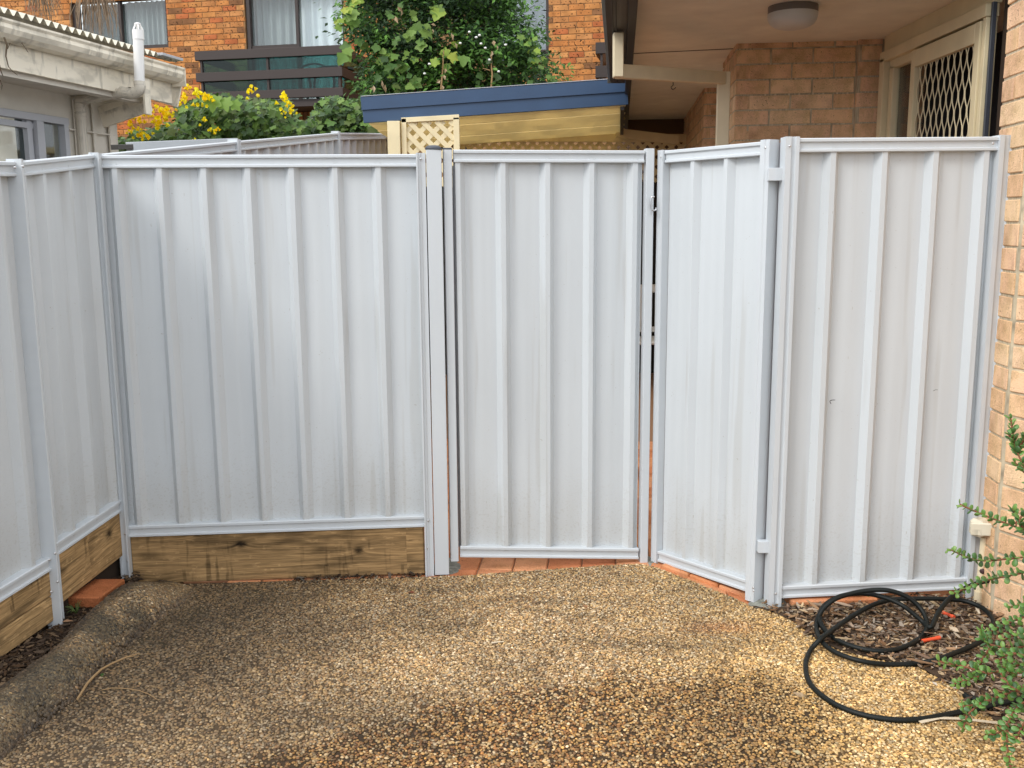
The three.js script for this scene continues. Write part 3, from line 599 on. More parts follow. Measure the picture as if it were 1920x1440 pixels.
// ---------------------------------------------------------------- house on the right
const DIR = V(0.105, 0, -1).normalize(), CROSS = V(1, 0, 0.105).normalize();   // along and across the house
const CEIL = 2.49, fa = onGround(1193, 0, 2.39), fb = onGround(1175, 247, 2.39), F = (d) => V(fa.x + (fb.x - fa.x) * (d + fa.z) / (fa.z - fb.z), 0, -d), LV = (px, py, y = CEIL) => onGround(px, py, y);
{
  const t = thing('brick_house', 'cream brick house at right with porch recess and wide eave', 'house');
  // near wall beside the fence: a short return, then a face turned toward us
  const w = new THREE.Group(); w.name = 'wall'; t.add(w);
  const E0 = V(1.81, 0, -3.65), J = E0.clone().addScaledVector(DIR, -0.242), back = V(-0.394, 0, -1).normalize().negate();
  const n1 = V(-1, 0, -0.105).normalize(), n2 = V(-1, 0, 0.394).normalize();
  const y0 = -0.011;
  backing(w, E0, DIR.clone().negate(), n1, 0.24, 2.72, M.mortar, 0.1, 0.002);
  brickFace(w, E0, DIR.clone().negate(), n1, 0.236, 2.7, M.house, { y0, phase: 0.115, depth: 0.09 });
  backing(w, J, back, n2, 2.4, 2.72, M.mortar, 0.1, 0.002);
  brickFace(w, J.clone().addScaledVector(back, 0.014), back, n2, 2.3, 2.7, M.house, { y0, phase: 0.0, depth: 0.09, want: (a) => a < 1.3 });
  // porch walls
  const pw = new THREE.Group(); pw.name = 'wall'; t.add(pw);
  const C1 = LV(1382, 82); C1.y = 0;
  const nf = V(-0.105, 0, 1).normalize(), nl = V(-1, 0, -0.105).normalize();
  backing(pw, C1, CROSS, nf, 0.68, CEIL, M.mortar, 0.1, 0.002, 0);
  brickFace(pw, C1, CROSS, nf, 0.675, CEIL, M.house, { y0: 0.05, phase: -0.16, depth: 0.09, want: (a, b, v) => v > 1.3 });
  const C1b = C1.clone().addScaledVector(DIR, 0.7);
  backing(pw, C1b.clone(), DIR.clone().negate(), nl, 0.7, CEIL, M.mortar, 0.1, 0.002);
  brickFace(pw, C1b, DIR.clone().negate(), nl, 0.7, CEIL, M.house, { y0: 0.05, phase: 0.0, depth: 0.09, want: (a, b, v) => v > 1.3 });
  // pier at the right end of the porch wall
  const pr = C1.clone().addScaledVector(CROSS, 0.68).addScaledVector(nf, 0.03);
  backing(pw, pr, CROSS, nf, 0.2, CEIL, M.mortar, 0.1, 0.002);
  brickFace(pw, pr, CROSS, nf, 0.13, CEIL, M.house, { y0: 0.05, phase: -0.1, depth: 0.09, want: (a, b, v) => v > 1.3 });
  // second, farther pier
  const fw = new THREE.Group(); fw.name = 'wall'; t.add(fw);
  const C2 = LV(1321, 166); C2.y = 0;
  backing(fw, C2, CROSS, nf, 1.2, CEIL, M.mortar, 0.1, 0.002);
  brickFace(fw, C2, CROSS, nf, 1.2, CEIL, M.house, { y0: 0.05, phase: 0.05, depth: 0.09, want: (a, b, v) => v > 1.6 && a < 0.5 });
  const C2b = C2.clone().addScaledVector(DIR, 2.6);
  backing(fw, C2b, DIR.clone().negate(), nl, 2.6, CEIL, M.mortar, 0.1, 0.002);
  brickFace(fw, C2b, DIR.clone().negate(), nl, 2.6, CEIL, M.house, { y0: 0.05, phase: 0.02, depth: 0.09, want: (a, b, v) => v > 1.6 });
  // soffit, roof, fascia
  const NEAR = 4.4, FAR = 9.95, JD = -LV(1189, 100).z;
  const sof = (d0, d1) => { const a = F(d0), b = F(d1), g = flatPoly([V(a.x, 0, a.z), V(4.5, 0, a.z + 0.45), V(4.5, 0, b.z + 0.45), V(b.x, 0, b.z)], 0); return g; };
  part('soffit', merge([sof(NEAR, JD - 0.005).translate(0, CEIL, 0), sof(JD + 0.005, FAR).translate(0, CEIL + 0.003, 0)]), M.soffit, t);
  part('soffit_joint', bar(F(JD).setY(CEIL - 0.001), LV(1381, 91, CEIL - 0.001), 0.014, 0.004), M.fascia, t);
  part('roof', [sof(NEAR - 0.02, FAR + 0.02).translate(0.02, CEIL + 0.16, 0), sof(NEAR - 0.02, FAR).translate(0.02, CEIL + 0.1, 0)], M.gutterDark, t);
  part('gable_board', bar(F(NEAR).setY(CEIL + 0.07), F(NEAR).add(V(4, 0, 0.4)).setY(CEIL + 0.07), 0.03, 0.18), M.fascia, t);
  part('fascia', bar(F(4.0).setY(CEIL - 0.0).add(V(-0.012, 0, 0)), F(FAR).setY(CEIL - 0.0).add(V(-0.012, 0, 0)), 0.04, 0.2), M.fascia, t);
  // gutter: open channel with ribbed outer face
  const gp = [[0, 0.11], [0.004, 0.11], [0.004, 0.006], [0.03, 0.003], [0.07, 0.003], [0.1, 0.012], [0.116, 0.035], [0.12, 0.06], [0.116, 0.062], [0.116, 0.075], [0.122, 0.078], [0.122, 0.118], [0.112, 0.124], [0.118, 0.112], [0.112, 0.06], [0.098, 0.02], [0.07, 0.008], [0.03, 0.008], [0, 0.006]];
  part('gutter', extrude(gp, F(4.0).setY(CEIL - 0.085).add(V(-0.034, 0, 0)), F(6.75).setY(CEIL - 0.085).add(V(-0.034, 0, 0)), V(-1, 0, -0.1).normalize()), M.gutterDark, t);
  part('gutter_end', bar(F(6.75).setY(CEIL - 0.025).add(V(-0.034, 0, 0)), F(6.75).setY(CEIL - 0.025).add(V(-0.154, 0, 0)), 0.004, 0.12), M.gutterDark, t);
  for (const k of [0.02, 0.036]) part('gutter_bead', extrude([[0, 0], [0.004, 0.002], [0.004, 0.005], [0, 0.007]], F(4.0).setY(CEIL - 0.0875).add(V(-0.034 - 0.03 - k, 0, 0)), F(6.7).setY(CEIL - 0.0875).add(V(-0.034 - 0.03 - k, 0, 0)), V(-0.2, -1, 0).normalize(), V(-1, 0.0, 0)), M.fascia, t);
  part('end_wall', bar(F(9.9).add(V(-0.1, 0, 0)).setY(1.3), F(9.9).add(V(2.2, 0, 0.2)).setY(1.3), 0.08, 2.6), std([0.16, 0.1, 0.065], 0.9), t);
  // downpipe
  const s0 = at(1159, 62, 5.0), s1 = at(1159, 134, 5.0), h1 = at(1357, 146, 5.7), low = V(h1.x, 0.02, h1.z);
  const dp = new THREE.Group(); dp.name = 'downpipe'; t.add(dp);
  part('pipe', bar(s0, s1.clone().add(V(0, -0.03, 0)), 0.062, 0.05, V(1, 0, 0), 0.004), M.pipeCream, dp);
  part('pipe', bar(s1, h1.clone().add(V(0.02, 0, -0.02)), 0.05, 0.068, V(0, 1, 0), 0.004), M.pipeCream, dp);
  part('pipe', bar(h1.clone().add(V(0, 0.032, 0)), low, 0.072, 0.05, V(0.1, 0, -1), 0.004), M.pipeCream, dp);
  // door wall
  const D0 = LV(1662, 67); D0.y = 0; const du = V(0.0, 0, 1), dn = V(-1, 0, 0);
  const on = (u, y, o = 0) => D0.clone().addScaledVector(du, u).addScaledVector(dn, o).setY(y);
  const dw = new THREE.Group(); dw.name = 'sliding_door'; t.add(dw);
  part('head_panel', bar(on(-0.02, 2.445, -0.02), on(1.22, 2.445, -0.02), 0.04, 0.09), M.creamDoor, dw);
  part('frame', [bar(on(0.0, 2.37), on(1.22, 2.37), 0.06, 0.055), bar(on(0.03, 0.1), on(0.03, 2.36), 0.06, 0.06, du), bar(on(1.205, 0.1), on(1.205, 2.34), 0.05, 0.03, du)], M.creamDoor, dw);
  part('frame', [bar(on(0.1, 0.1, -0.02), on(0.1, 2.31, -0.02), 0.04, 0.05, du), bar(on(0.075, 2.32, -0.02), on(0.48, 2.32, -0.02), 0.04, 0.045)], M.creamDoor, dw);
  part('pane', bar(on(0.12, 1.22, -0.03), on(0.48, 1.22, -0.03), 0.006, 2.16), M.glass, dw);
  part('interior', [bar(on(-0.1, 1.25, -0.6), on(1.7, 1.25, -0.6), 0.02, 2.5), bar(on(-0.1, 1.25, -0.05), on(-0.1, 1.25, -0.6), 0.02, 2.5), bar(on(1.75, 1.25, -0.08), on(1.75, 1.25, -0.6), 0.02, 2.5)], M.room, dw);
  part('leaf_frame', [bar(on(0.475, 0.12, 0.02), on(0.475, 2.33, 0.02), 0.03, 0.05, du), bar(on(1.163, 0.12, 0.02), on(1.163, 2.33, 0.02), 0.03, 0.046, du), bar(on(0.5, 2.285, 0.021), on(1.14, 2.285, 0.021), 0.028, 0.085)], M.creamDoor, dw);
  const grille = [], gx0 = 0.502, gx1 = 1.14, gw = 0.0638, gh = 0.082;
  for (let k = 0; k < 10; k++) for (const s of [-1, 1]) {
    const pts = []; for (let i = 0; i <= 24; i++) { const y = 1.3 + i * (0.95 / 24), ph = (y - 1.3) / gh * Math.PI, x = gx0 + (k + 0.5) * gw + s * gw * 0.25 + (s * (k % 2 ? 1 : 1)) * Math.cos(ph) * gw * 0.235; pts.push(on(x, y, 0.018)); }
    grille.push(clean(tube(pts, 0.0029, 48, 5)));
  }
  part('grille', grille, M.creamDoor, dw);
  part('recess_shade', [bar(on(1.24, 1.25, -0.06), on(1.95, 1.25, -0.06), 0.04, 2.5)], std([0.05, 0.035, 0.025], 0.8), t);  // shade of the brick recess is painted into this near-black colour
  part('jamb_gap_shade', bar(on(1.232, 0.1, 0.0), on(1.232, 2.4, 0.0), 0.02, 0.016, du), M.cap, t);  // thin dark strip carrying the painted recess shade up to the jamb
}
{ // porch light
  const c = LV(1487, 12);
  const t = thing('ceiling_light', 'round frosted ceiling light with dark rim under the porch', 'light', c);
  const b = new THREE.CylinderGeometry(0.118, 0.118, 0.034, 40); b.translate(0, -0.018, 0); part('rim', b, M.lampBase, t);
  const pts = []; for (let i = 0; i <= 12; i++) { const a = i / 12 * Math.PI / 2; pts.push(new THREE.Vector2(0.119 * Math.pow(Math.sin(a), 0.7), -0.034 - 0.072 * Math.pow(Math.cos(a), 0.8))); }
  part('shade', new THREE.LatheGeometry(pts, 40), M.lampGlass, t);
}
{ const p = LV(1262, 153); solo('ceiling_hook', tube([p, p.clone().add(V(0.0, -0.025, 0)), p.clone().add(V(-0.014, -0.04, 0)), p.clone().add(V(0, -0.055, 0)), p.clone().add(V(0.022, -0.04, 0))], 0.0035, 24, 6), M.fascia, 'small black hook hanging from the eave lining', 'hook'); }
{ // meter box and conduit at the wall foot
  const t = thing('conduit_box', 'cracked cream junction box on a short pipe beside the fence', 'box');
  const d = 3.5, b = at(1841, 988, d);
  part('housing', chamferBox(0.088, 0.066, 0.06, 0.012).rotateY(0.5).rotateZ(-0.05).translate(b.x, b.y, b.z), M.box, t);
  part('lid', chamferBox(0.076, 0.05, 0.01, 0.004).rotateY(-0.35).rotateZ(0.06).translate(b.x - 0.018, b.y + 0.002, b.z + 0.036), M.box, t);
  const p0 = at(1845, 1008, d), p1 = V(p0.x - 0.005, 0.005, p0.z);
  part('pipe', polyTube([p0, p1], 0.0125, 14), M.pipeCream, t);
  part('collar', polyTube([V(p1.x, 0.06, p1.z), V(p1.x, 0.0, p1.z)], 0.0165, 14), M.pipeCream, t);
  const s = new THREE.TorusGeometry(0.0145, 0.005, 8, 20).rotateX(Math.PI / 2); const sp = at(1843, 1069, d);
  part('strap', clean(s.scale(1, 2.2, 1).translate(sp.x, sp.y, sp.z)), std([0.05, 0.02, 0.02], 0.6), t);
}

// ---------------------------------------------------------------- pergola with blue fascia and lattice
{
  const t = thing('pergola', 'cream lattice pergola with navy blue fascia behind the gate', 'pergola');
  const d = 7.2, L = at(677, 182, d), R = at(1178, 147, d), dn = V(0, -0.092, 0);
  const off = (v, y, z = 0) => v.clone().add(V(0, y, z));
  part('fascia_board', bar(off(L, -0.047), off(R, -0.047), 0.03, 0.094), M.blue, t);
  part('fascia_board', bar(off(L, -0.138, -0.012).add(V(0.01, 0, 0)), off(R, -0.138, -0.012), 0.03, 0.09), M.blue, t);
  part('flashing', bar(off(L, 0.003, 0.004), off(R, 0.003, 0.004), 0.03, 0.005), M.alu, t);
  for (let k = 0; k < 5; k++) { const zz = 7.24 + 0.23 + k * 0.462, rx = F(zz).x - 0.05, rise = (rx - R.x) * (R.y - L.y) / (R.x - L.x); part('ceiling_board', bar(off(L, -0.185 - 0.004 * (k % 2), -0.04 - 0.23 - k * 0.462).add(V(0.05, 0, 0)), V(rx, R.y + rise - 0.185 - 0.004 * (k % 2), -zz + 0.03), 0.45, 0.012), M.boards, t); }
  part('side_trim', bar(F(7.22).add(V(-0.05, 0, 0)).setY(R.y - 0.16), F(9.6).add(V(-0.05, 0, 0)).setY(R.y - 0.145), 0.03, 0.12), M.fascia, t);
  // corner post and front lattice
  const p0 = at(739, 226, d - 0.02), x = (px) => at(px, 250, d).x, zf = -d + 0.02, topY = (xx) => lerp(L.y, R.y, (xx - L.x) / (R.x - L.x)) - 0.19;
  part('post', bar(V(x(740), 0, zf), V(x(740), topY(x(740)), zf), 0.09, 0.09, V(0, 0, 1)), M.cream, t);
  const lx0 = x(754), lx1 = x(862), ly1 = topY(x(800)) + 0.005, ly0 = 1.73;
  part('lattice_frame', [bar(V(lx0 + 0.018, ly0, zf), V(lx0 + 0.018, ly1, zf), 0.04, 0.036, V(1, 0, 0)), bar(V(lx1 - 0.022, ly0, zf), V(lx1 - 0.022, ly1 + 0.005, zf), 0.04, 0.044, V(1, 0, 0)), bar(V(lx0, ly1 - 0.012, zf), V(lx1, ly1 + 0.008, zf), 0.04, 0.035)], M.cream, t);
  const lattice = (a, b, lo, hi, z, pitch, w, mat, nm, max) => {
    let n = 0;
    for (const s of [-1, 1]) for (let k = -60; k < 120; k++) {
      const c = a + k * pitch;                            // crosses y = lo at x = c
      let x0 = c, y0 = lo, x1 = c + s * (hi - lo), y1 = hi;
      const clipx = (q) => { const lim = (X) => (X - x0) / (x1 - x0); let t0 = Math.max(0, Math.min(lim(a), lim(b))), t1 = Math.min(1, Math.max(lim(a), lim(b))); return [t0, t1]; };
      const [t0, t1] = clipx(); if (t1 - t0 < 0.02 || n >= max) continue;
      const A = V(lerp(x0, x1, t0), lerp(y0, y1, t0), z + s * -0.004), B = V(lerp(x0, x1, t1), lerp(y0, y1, t1), z + s * -0.004);
      part(nm, bar(A, B, w, 0.007, V(0, 0, 1), 0.001), mat, t); n++;
    }
  };
  lattice(lx0 + 0.03, lx1 - 0.04, ly0, ly1 - 0.02, zf, 0.1, 0.035, M.cream, 'slat', 200);
  // far wall: dark screen below, lattice above
  const zb = -9.45, fx0 = at(872, 262, 9.45).x, fx1 = 1.85, fy = 1.87, ft = at(960, 262, 9.45).y;
  lattice(fx0, fx1, fy, ft + 0.0, zb, 0.092, 0.034, M.cream, 'slat', 200);
  part('lattice_rail', [bar(V(fx0 - 0.04, ft + 0.02, zb + 0.01), V(fx1, ft + 0.0, zb + 0.01), 0.05, 0.075), bar(V(fx0 - 0.03, fy, zb), V(fx0 - 0.03, ft, zb), 0.05, 0.06, V(1, 0, 0))], M.cream, t);
  part('far_beam', bar(at(1155, 249, 9.3), at(1272, 263, 9.3), 0.05, 0.085), M.cream, t);
  part('screen_panel', new THREE.BoxGeometry(4, fy, 0.05).translate(0.6, fy / 2, zb - 0.06), std([0.03, 0.026, 0.024], 0.8), t);
  part('far_post', bar(V(fx0 - 0.12, 0, zb + 0.05), V(fx0 - 0.12, ft + 0.1, zb + 0.05), 0.09, 0.09, V(1, 0, 0)), std([0.2, 0.12, 0.06], 0.7), t);
}
{ // garden chair seen through the gap
  const c = at(1216, 640, 8.7), t = thing('garden_chair', 'white plastic garden chair glimpsed through the gap beside the gate', 'chair', V(c.x, 0, c.z));
  const W = 0.27;
  part('seat', box(2 * W, 0.03, 0.46, 0, 0.42, 0, 0.012), M.whitePlastic, t);
  part('back_rail', [box(2 * W, 0.075, 0.03, 0, 0.875, -0.24, 0.012), box(2 * W, 0.05, 0.03, 0, 0.5, -0.2, 0.01), box(0.04, 0.4, 0.03, -W + 0.02, 0.68, -0.22, 0.01), box(0.04, 0.4, 0.03, W - 0.02, 0.68, -0.22, 0.01)], M.whitePlastic, t);
  for (let i = 0; i < 6; i++) part('slat', box(0.045, 0.34, 0.015, -0.18 + i * 0.072, 0.69, -0.22, 0.004), M.whitePlastic, t);
  for (const x of [-1, 1]) { for (const z of [-1, 1]) part('leg', box(0.045, 0.42, 0.045, x * (W - 0.03), 0.21, z * 0.2, 0.008), M.whitePlastic, t); part('arm', box(0.05, 0.025, 0.46, x * (W + 0.005), 0.65, 0, 0.01), M.whitePlastic, t); }
}

// ---------------------------------------------------------------- neighbour's fibro house at left
{
  const t = thing('fibro_house', 'old white fibro house with corrugated roof and stained gutter at left', 'house');
  const e = V(0.24, 0, -1).normalize(), GX = (d) => V(-4.564 + 0.242 * d, 0, -d), WX = (d) => V(-4.996 + 0.245 * d, 0, -d), o = V(1, 0, 0.24).normalize();
  const D0 = 4.4, D1 = 7.86, g0 = GX(D0), g1 = GX(D1);
  // wall with window opening
  const wa = WX(4.2), wb = WX(7.74), wl = wa.distanceTo(wb), along = (d) => WX(d).distanceTo(wa);
  const sh = new THREE.Shape([[0, 0], [wl, 0], [wl, 2.45], [0, 2.45]].map(([a, b]) => new THREE.Vector2(a, b)));
  const w0 = along(4.6), w1 = along(7.2), hole = new THREE.Path([[w0, 1.2], [w0, 2.25], [w1, 2.25], [w1, 1.2]].map(([a, b]) => new THREE.Vector2(a, b)));
  sh.holes.push(hole);
  part('wall', toBasis(uvBox(clean(new THREE.ExtrudeGeometry(sh, { depth: 0.1, bevelEnabled: false }))), wa.clone().addScaledVector(o, -0.1), e, V(0, 1, 0), o), M.fibro, t);
  part('end_wall', bar(wb.clone().setY(1.2), wb.clone().addScaledVector(o, -2.5).setY(1.2), 0.08, 2.4), M.fibro, t);
  part('corner_board', bar(WX(7.7).addScaledVector(o, 0.008).setY(0), WX(7.7).addScaledVector(o, 0.008).setY(2.4), 0.07, 0.016, o), M.fibro, t);
  for (const d of [7.3, 7.5]) part('cover_strip', bar(WX(d).addScaledVector(o, 0.006).setY(0), WX(d).addScaledVector(o, 0.006).setY(2.4), 0.035, 0.012, o), M.fibro, t);
  part('belt_strip', bar(WX(7.22).addScaledVector(o, 0.008).setY(at(185, 249, 7.5).y), WX(7.73).addScaledVector(o, 0.008).setY(at(185, 249, 7.5).y), 0.016, 0.012), M.fibro, t);
  const win = new THREE.Group(); win.name = 'window'; t.add(win);
  const wp = (d, y, k = 0) => WX(d).addScaledVector(o, k).setY(y);
  const mid = 6.91;
  part('frame', [bar(wp(4.6, 2.225, 0.0), wp(7.2, 2.225, 0.0), 0.06, 0.05), bar(wp(7.17, 1.2), wp(7.17, 2.22), 0.045, 0.06, o), bar(wp(mid, 1.2), wp(mid, 2.2), 0.07, 0.06, o), bar(wp(mid - 0.07, 1.2, -0.02), wp(mid - 0.07, 2.2, -0.02), 0.05, 0.04, o), bar(wp(4.6, 1.22), wp(7.2, 1.22), 0.06, 0.05), bar(wp(4.6, 2.165, -0.02), wp(mid, 2.165, -0.02), 0.04, 0.04)], M.alu, win);
  part('pane', bar(wp(4.6, 1.7, -0.04), wp(mid - 0.06, 1.7, -0.04), 0.006, 1.0), M.glass, win);
  part('pane', bar(wp(mid + 0.03, 1.7, -0.02), wp(7.18, 1.7, -0.02), 0.006, 1.0), M.glass, win);
  part('blind', bar(wp(mid - 0.02, 1.7, -0.16), wp(7.3, 1.7, -0.16), 0.01, 1.1), M.curtainDark, win);
  part('blind', bar(wp(4.6, 1.7, -0.5), wp(mid, 1.7, -0.5), 0.01, 1.2), M.room, win);
  // soffit, beam, fascia
  const sf = flatPoly([WX(D0).addScaledVector(o, -0.05), GX(D0), GX(7.55), WX(7.72).addScaledVector(o, -0.05)], 2.424); part('soffit', sf, M.fibro, t);
  part('soffit_beam', bar(GX(D0).addScaledVector(o, -0.08).setY(2.42), GX(7.62).addScaledVector(o, -0.08).setY(2.43), 0.09, 0.07), M.fibro, t);
  part('fascia', bar(GX(D0).addScaledVector(o, -0.02).setY(2.54), GX(D1).addScaledVector(o, -0.02).setY(2.54), 0.02, 0.22), M.grimy, t);
  const gp = [[0, 0.0], [0.03, -0.004], [0.07, 0.006], [0.1, 0.03], [0.115, 0.06], [0.11, 0.085], [0.122, 0.1], [0.122, 0.112], [0.108, 0.115], [0.104, 0.086], [0.108, 0.06], [0.094, 0.034], [0.066, 0.012], [0.004, 0.006], [0.004, 0.1], [0, 0.1]];
  part('gutter', extrude(gp, GX(D0).setY(2.585), GX(D1).setY(2.585), o), M.grimy, t);
  part('gutter_end', bar(GX(D1).setY(2.62), GX(D1).addScaledVector(o, 0.12).setY(2.62), 0.01, 0.125), M.grimy, t);
  part('barge_board', [bar(GX(D1 + 0.03).addScaledVector(o, 0.05).setY(2.53), GX(D1 + 0.03).addScaledVector(o, -0.6).setY(2.72), 0.02, 0.26)], M.grimy, t);
  part('eave_end', [bar(GX(7.5).addScaledVector(o, 0.03).setY(2.41), WX(7.6).setY(2.3), 0.02, 0.16), bar(GX(7.45).addScaledVector(o, 0.045).setY(2.3), GX(7.45).addScaledVector(o, 0.045).setY(2.56), 0.075, 0.02, o)], M.grimy, t);
  // corrugated roof
  const pos = [], idx = [], N = 44 * 8, pitch = 0.076; let W = N + 1;
  for (let j = 0; j < 3; j++) for (let i = 0; i <= N; i++) { const s = i / 8 * pitch, q = GX(D1).addScaledVector(e, -s + 0.03).addScaledVector(o, 0.05 - j * 1.2); pos.push(q.x, 2.758 + 0.019 * Math.cos(i / 8 * 2 * Math.PI) + j * 0.3, q.z); if (j < 2 && i < N) { const a = j * W + i; idx.push(a, a + 1, a + W, a + 1, a + W + 1, a + W); } }
  const rg = new THREE.BufferGeometry(); rg.setAttribute('position', new THREE.Float32BufferAttribute(pos, 3)); rg.setIndex(idx); rg.computeVertexNormals();
  part('roof', uvBox(rg.toNonIndexed()), M.roofSheet, t);
  part('roof_gap_shade', bar(GX(D0).addScaledVector(o, -0.03).setY(2.71), GX(D1).addScaledVector(o, -0.03).setY(2.71), 0.05, 0.05), M.black, t);  // black bar that paints the shaded gap under the corrugations
  part('roof_flashing', bar(GX(7.62).addScaledVector(o, 0.03).setY(2.765), GX(D1 + 0.03).addScaledVector(o, 0.03).setY(2.765), 0.12, 0.02), M.alu, t);
}
{ // vent pipe
  const t = thing('vent_pipe', 'white plastic vent pipe bending from wall up past the gutter', 'pipe');
  const top = at(259, 62, 7.12), el = at(262, 166, 7.12), w = at(149, 188, 7.3), low = V(w.x, 0.3, w.z);
  part('upper_pipe', polyTube([top, el.clone().add(V(0, 0.02, 0))], 0.036, 20), M.pvc, t);
  const cap = []; cap.push(...polyTube([top.clone().add(V(0, -0.045, 0)), top.clone().add(V(0, 0.02, 0))], 0.0395, 20));
  for (let k = 0; k < 6; k++) { const a = k * Math.PI / 3; cap.push(...polyTube([top.clone().add(V(0.036 * Math.cos(a), 0.02, 0.036 * Math.sin(a))), top.clone().add(V(0.016 * Math.cos(a), 0.058, 0.016 * Math.sin(a)))], 0.005, 6)); }
  const c2 = new THREE.SphereGeometry(0.024, 12, 6).scale(1, 0.5, 1).translate(top.x, top.y + 0.06, top.z); cap.push(clean(c2));
  part('cowl', cap, M.pvc, t);
  part('elbow', tube([el.clone().add(V(0, 0.05, 0)), el.clone().add(V(0, -0.0, 0)), el.clone().lerp(w, 0.12).add(V(0, -0.025, 0)), el.clone().lerp(w, 0.3).add(V(0, -0.0, 0))], 0.04, 20, 16), M.pvcOld, t);
  part('cross_pipe', tube([el.clone().lerp(w, 0.15).add(V(0, -0.012, 0)), el.clone().lerp(w, 0.6), w.clone().lerp(el, 0.1), w, w.clone().add(V(0, -0.09, 0))], 0.036, 30, 16), M.pvcOld, t);
  part('collar', polyTube([w.clone().add(V(0, -0.05, 0)), w.clone().add(V(0, -0.12, 0))], 0.041, 18), M.pvcOld, t);
  part('lower_pipe', polyTube([w.clone().add(V(0, -0.08, 0)), low], 0.036, 20), M.pvcOld, t);
}
{ // twigs caught under the gutter
  const P = (x, y, d = 5.75) => at(x, y, d);
  solo('hanging_twig', [...polyTube([P(8, 70), P(13, 84), P(11, 105), P(16, 125), P(24, 134), P(33, 141)], [0.006, 0.006, 0.004, 0.003, 0.002, 0.0015]), ...polyTube([P(14, 92), P(19, 80)], [0.003, 0.002])], M.bark, 'longest dark twig hanging under the stained gutter at left', 'twig');
  solo('hanging_twig', polyTube([P(41, 80, 5.9), P(46, 88, 5.9), P(53, 98, 5.9)], [0.004, 0.003, 0.002]), M.bark, 'short slanting dark twig caught under the gutter, the right one', 'twig');
  solo('hanging_twig', [...polyTube([P(-2, 120), P(2, 134), P(6, 143)], [0.005, 0.004, 0.002]), ...polyTube([P(0, 150), P(4, 160), P(3, 168)], [0.003, 0.003, 0.001])], M.bark, 'broken dark twig low on the pale wall at the left edge', 'twig');
}

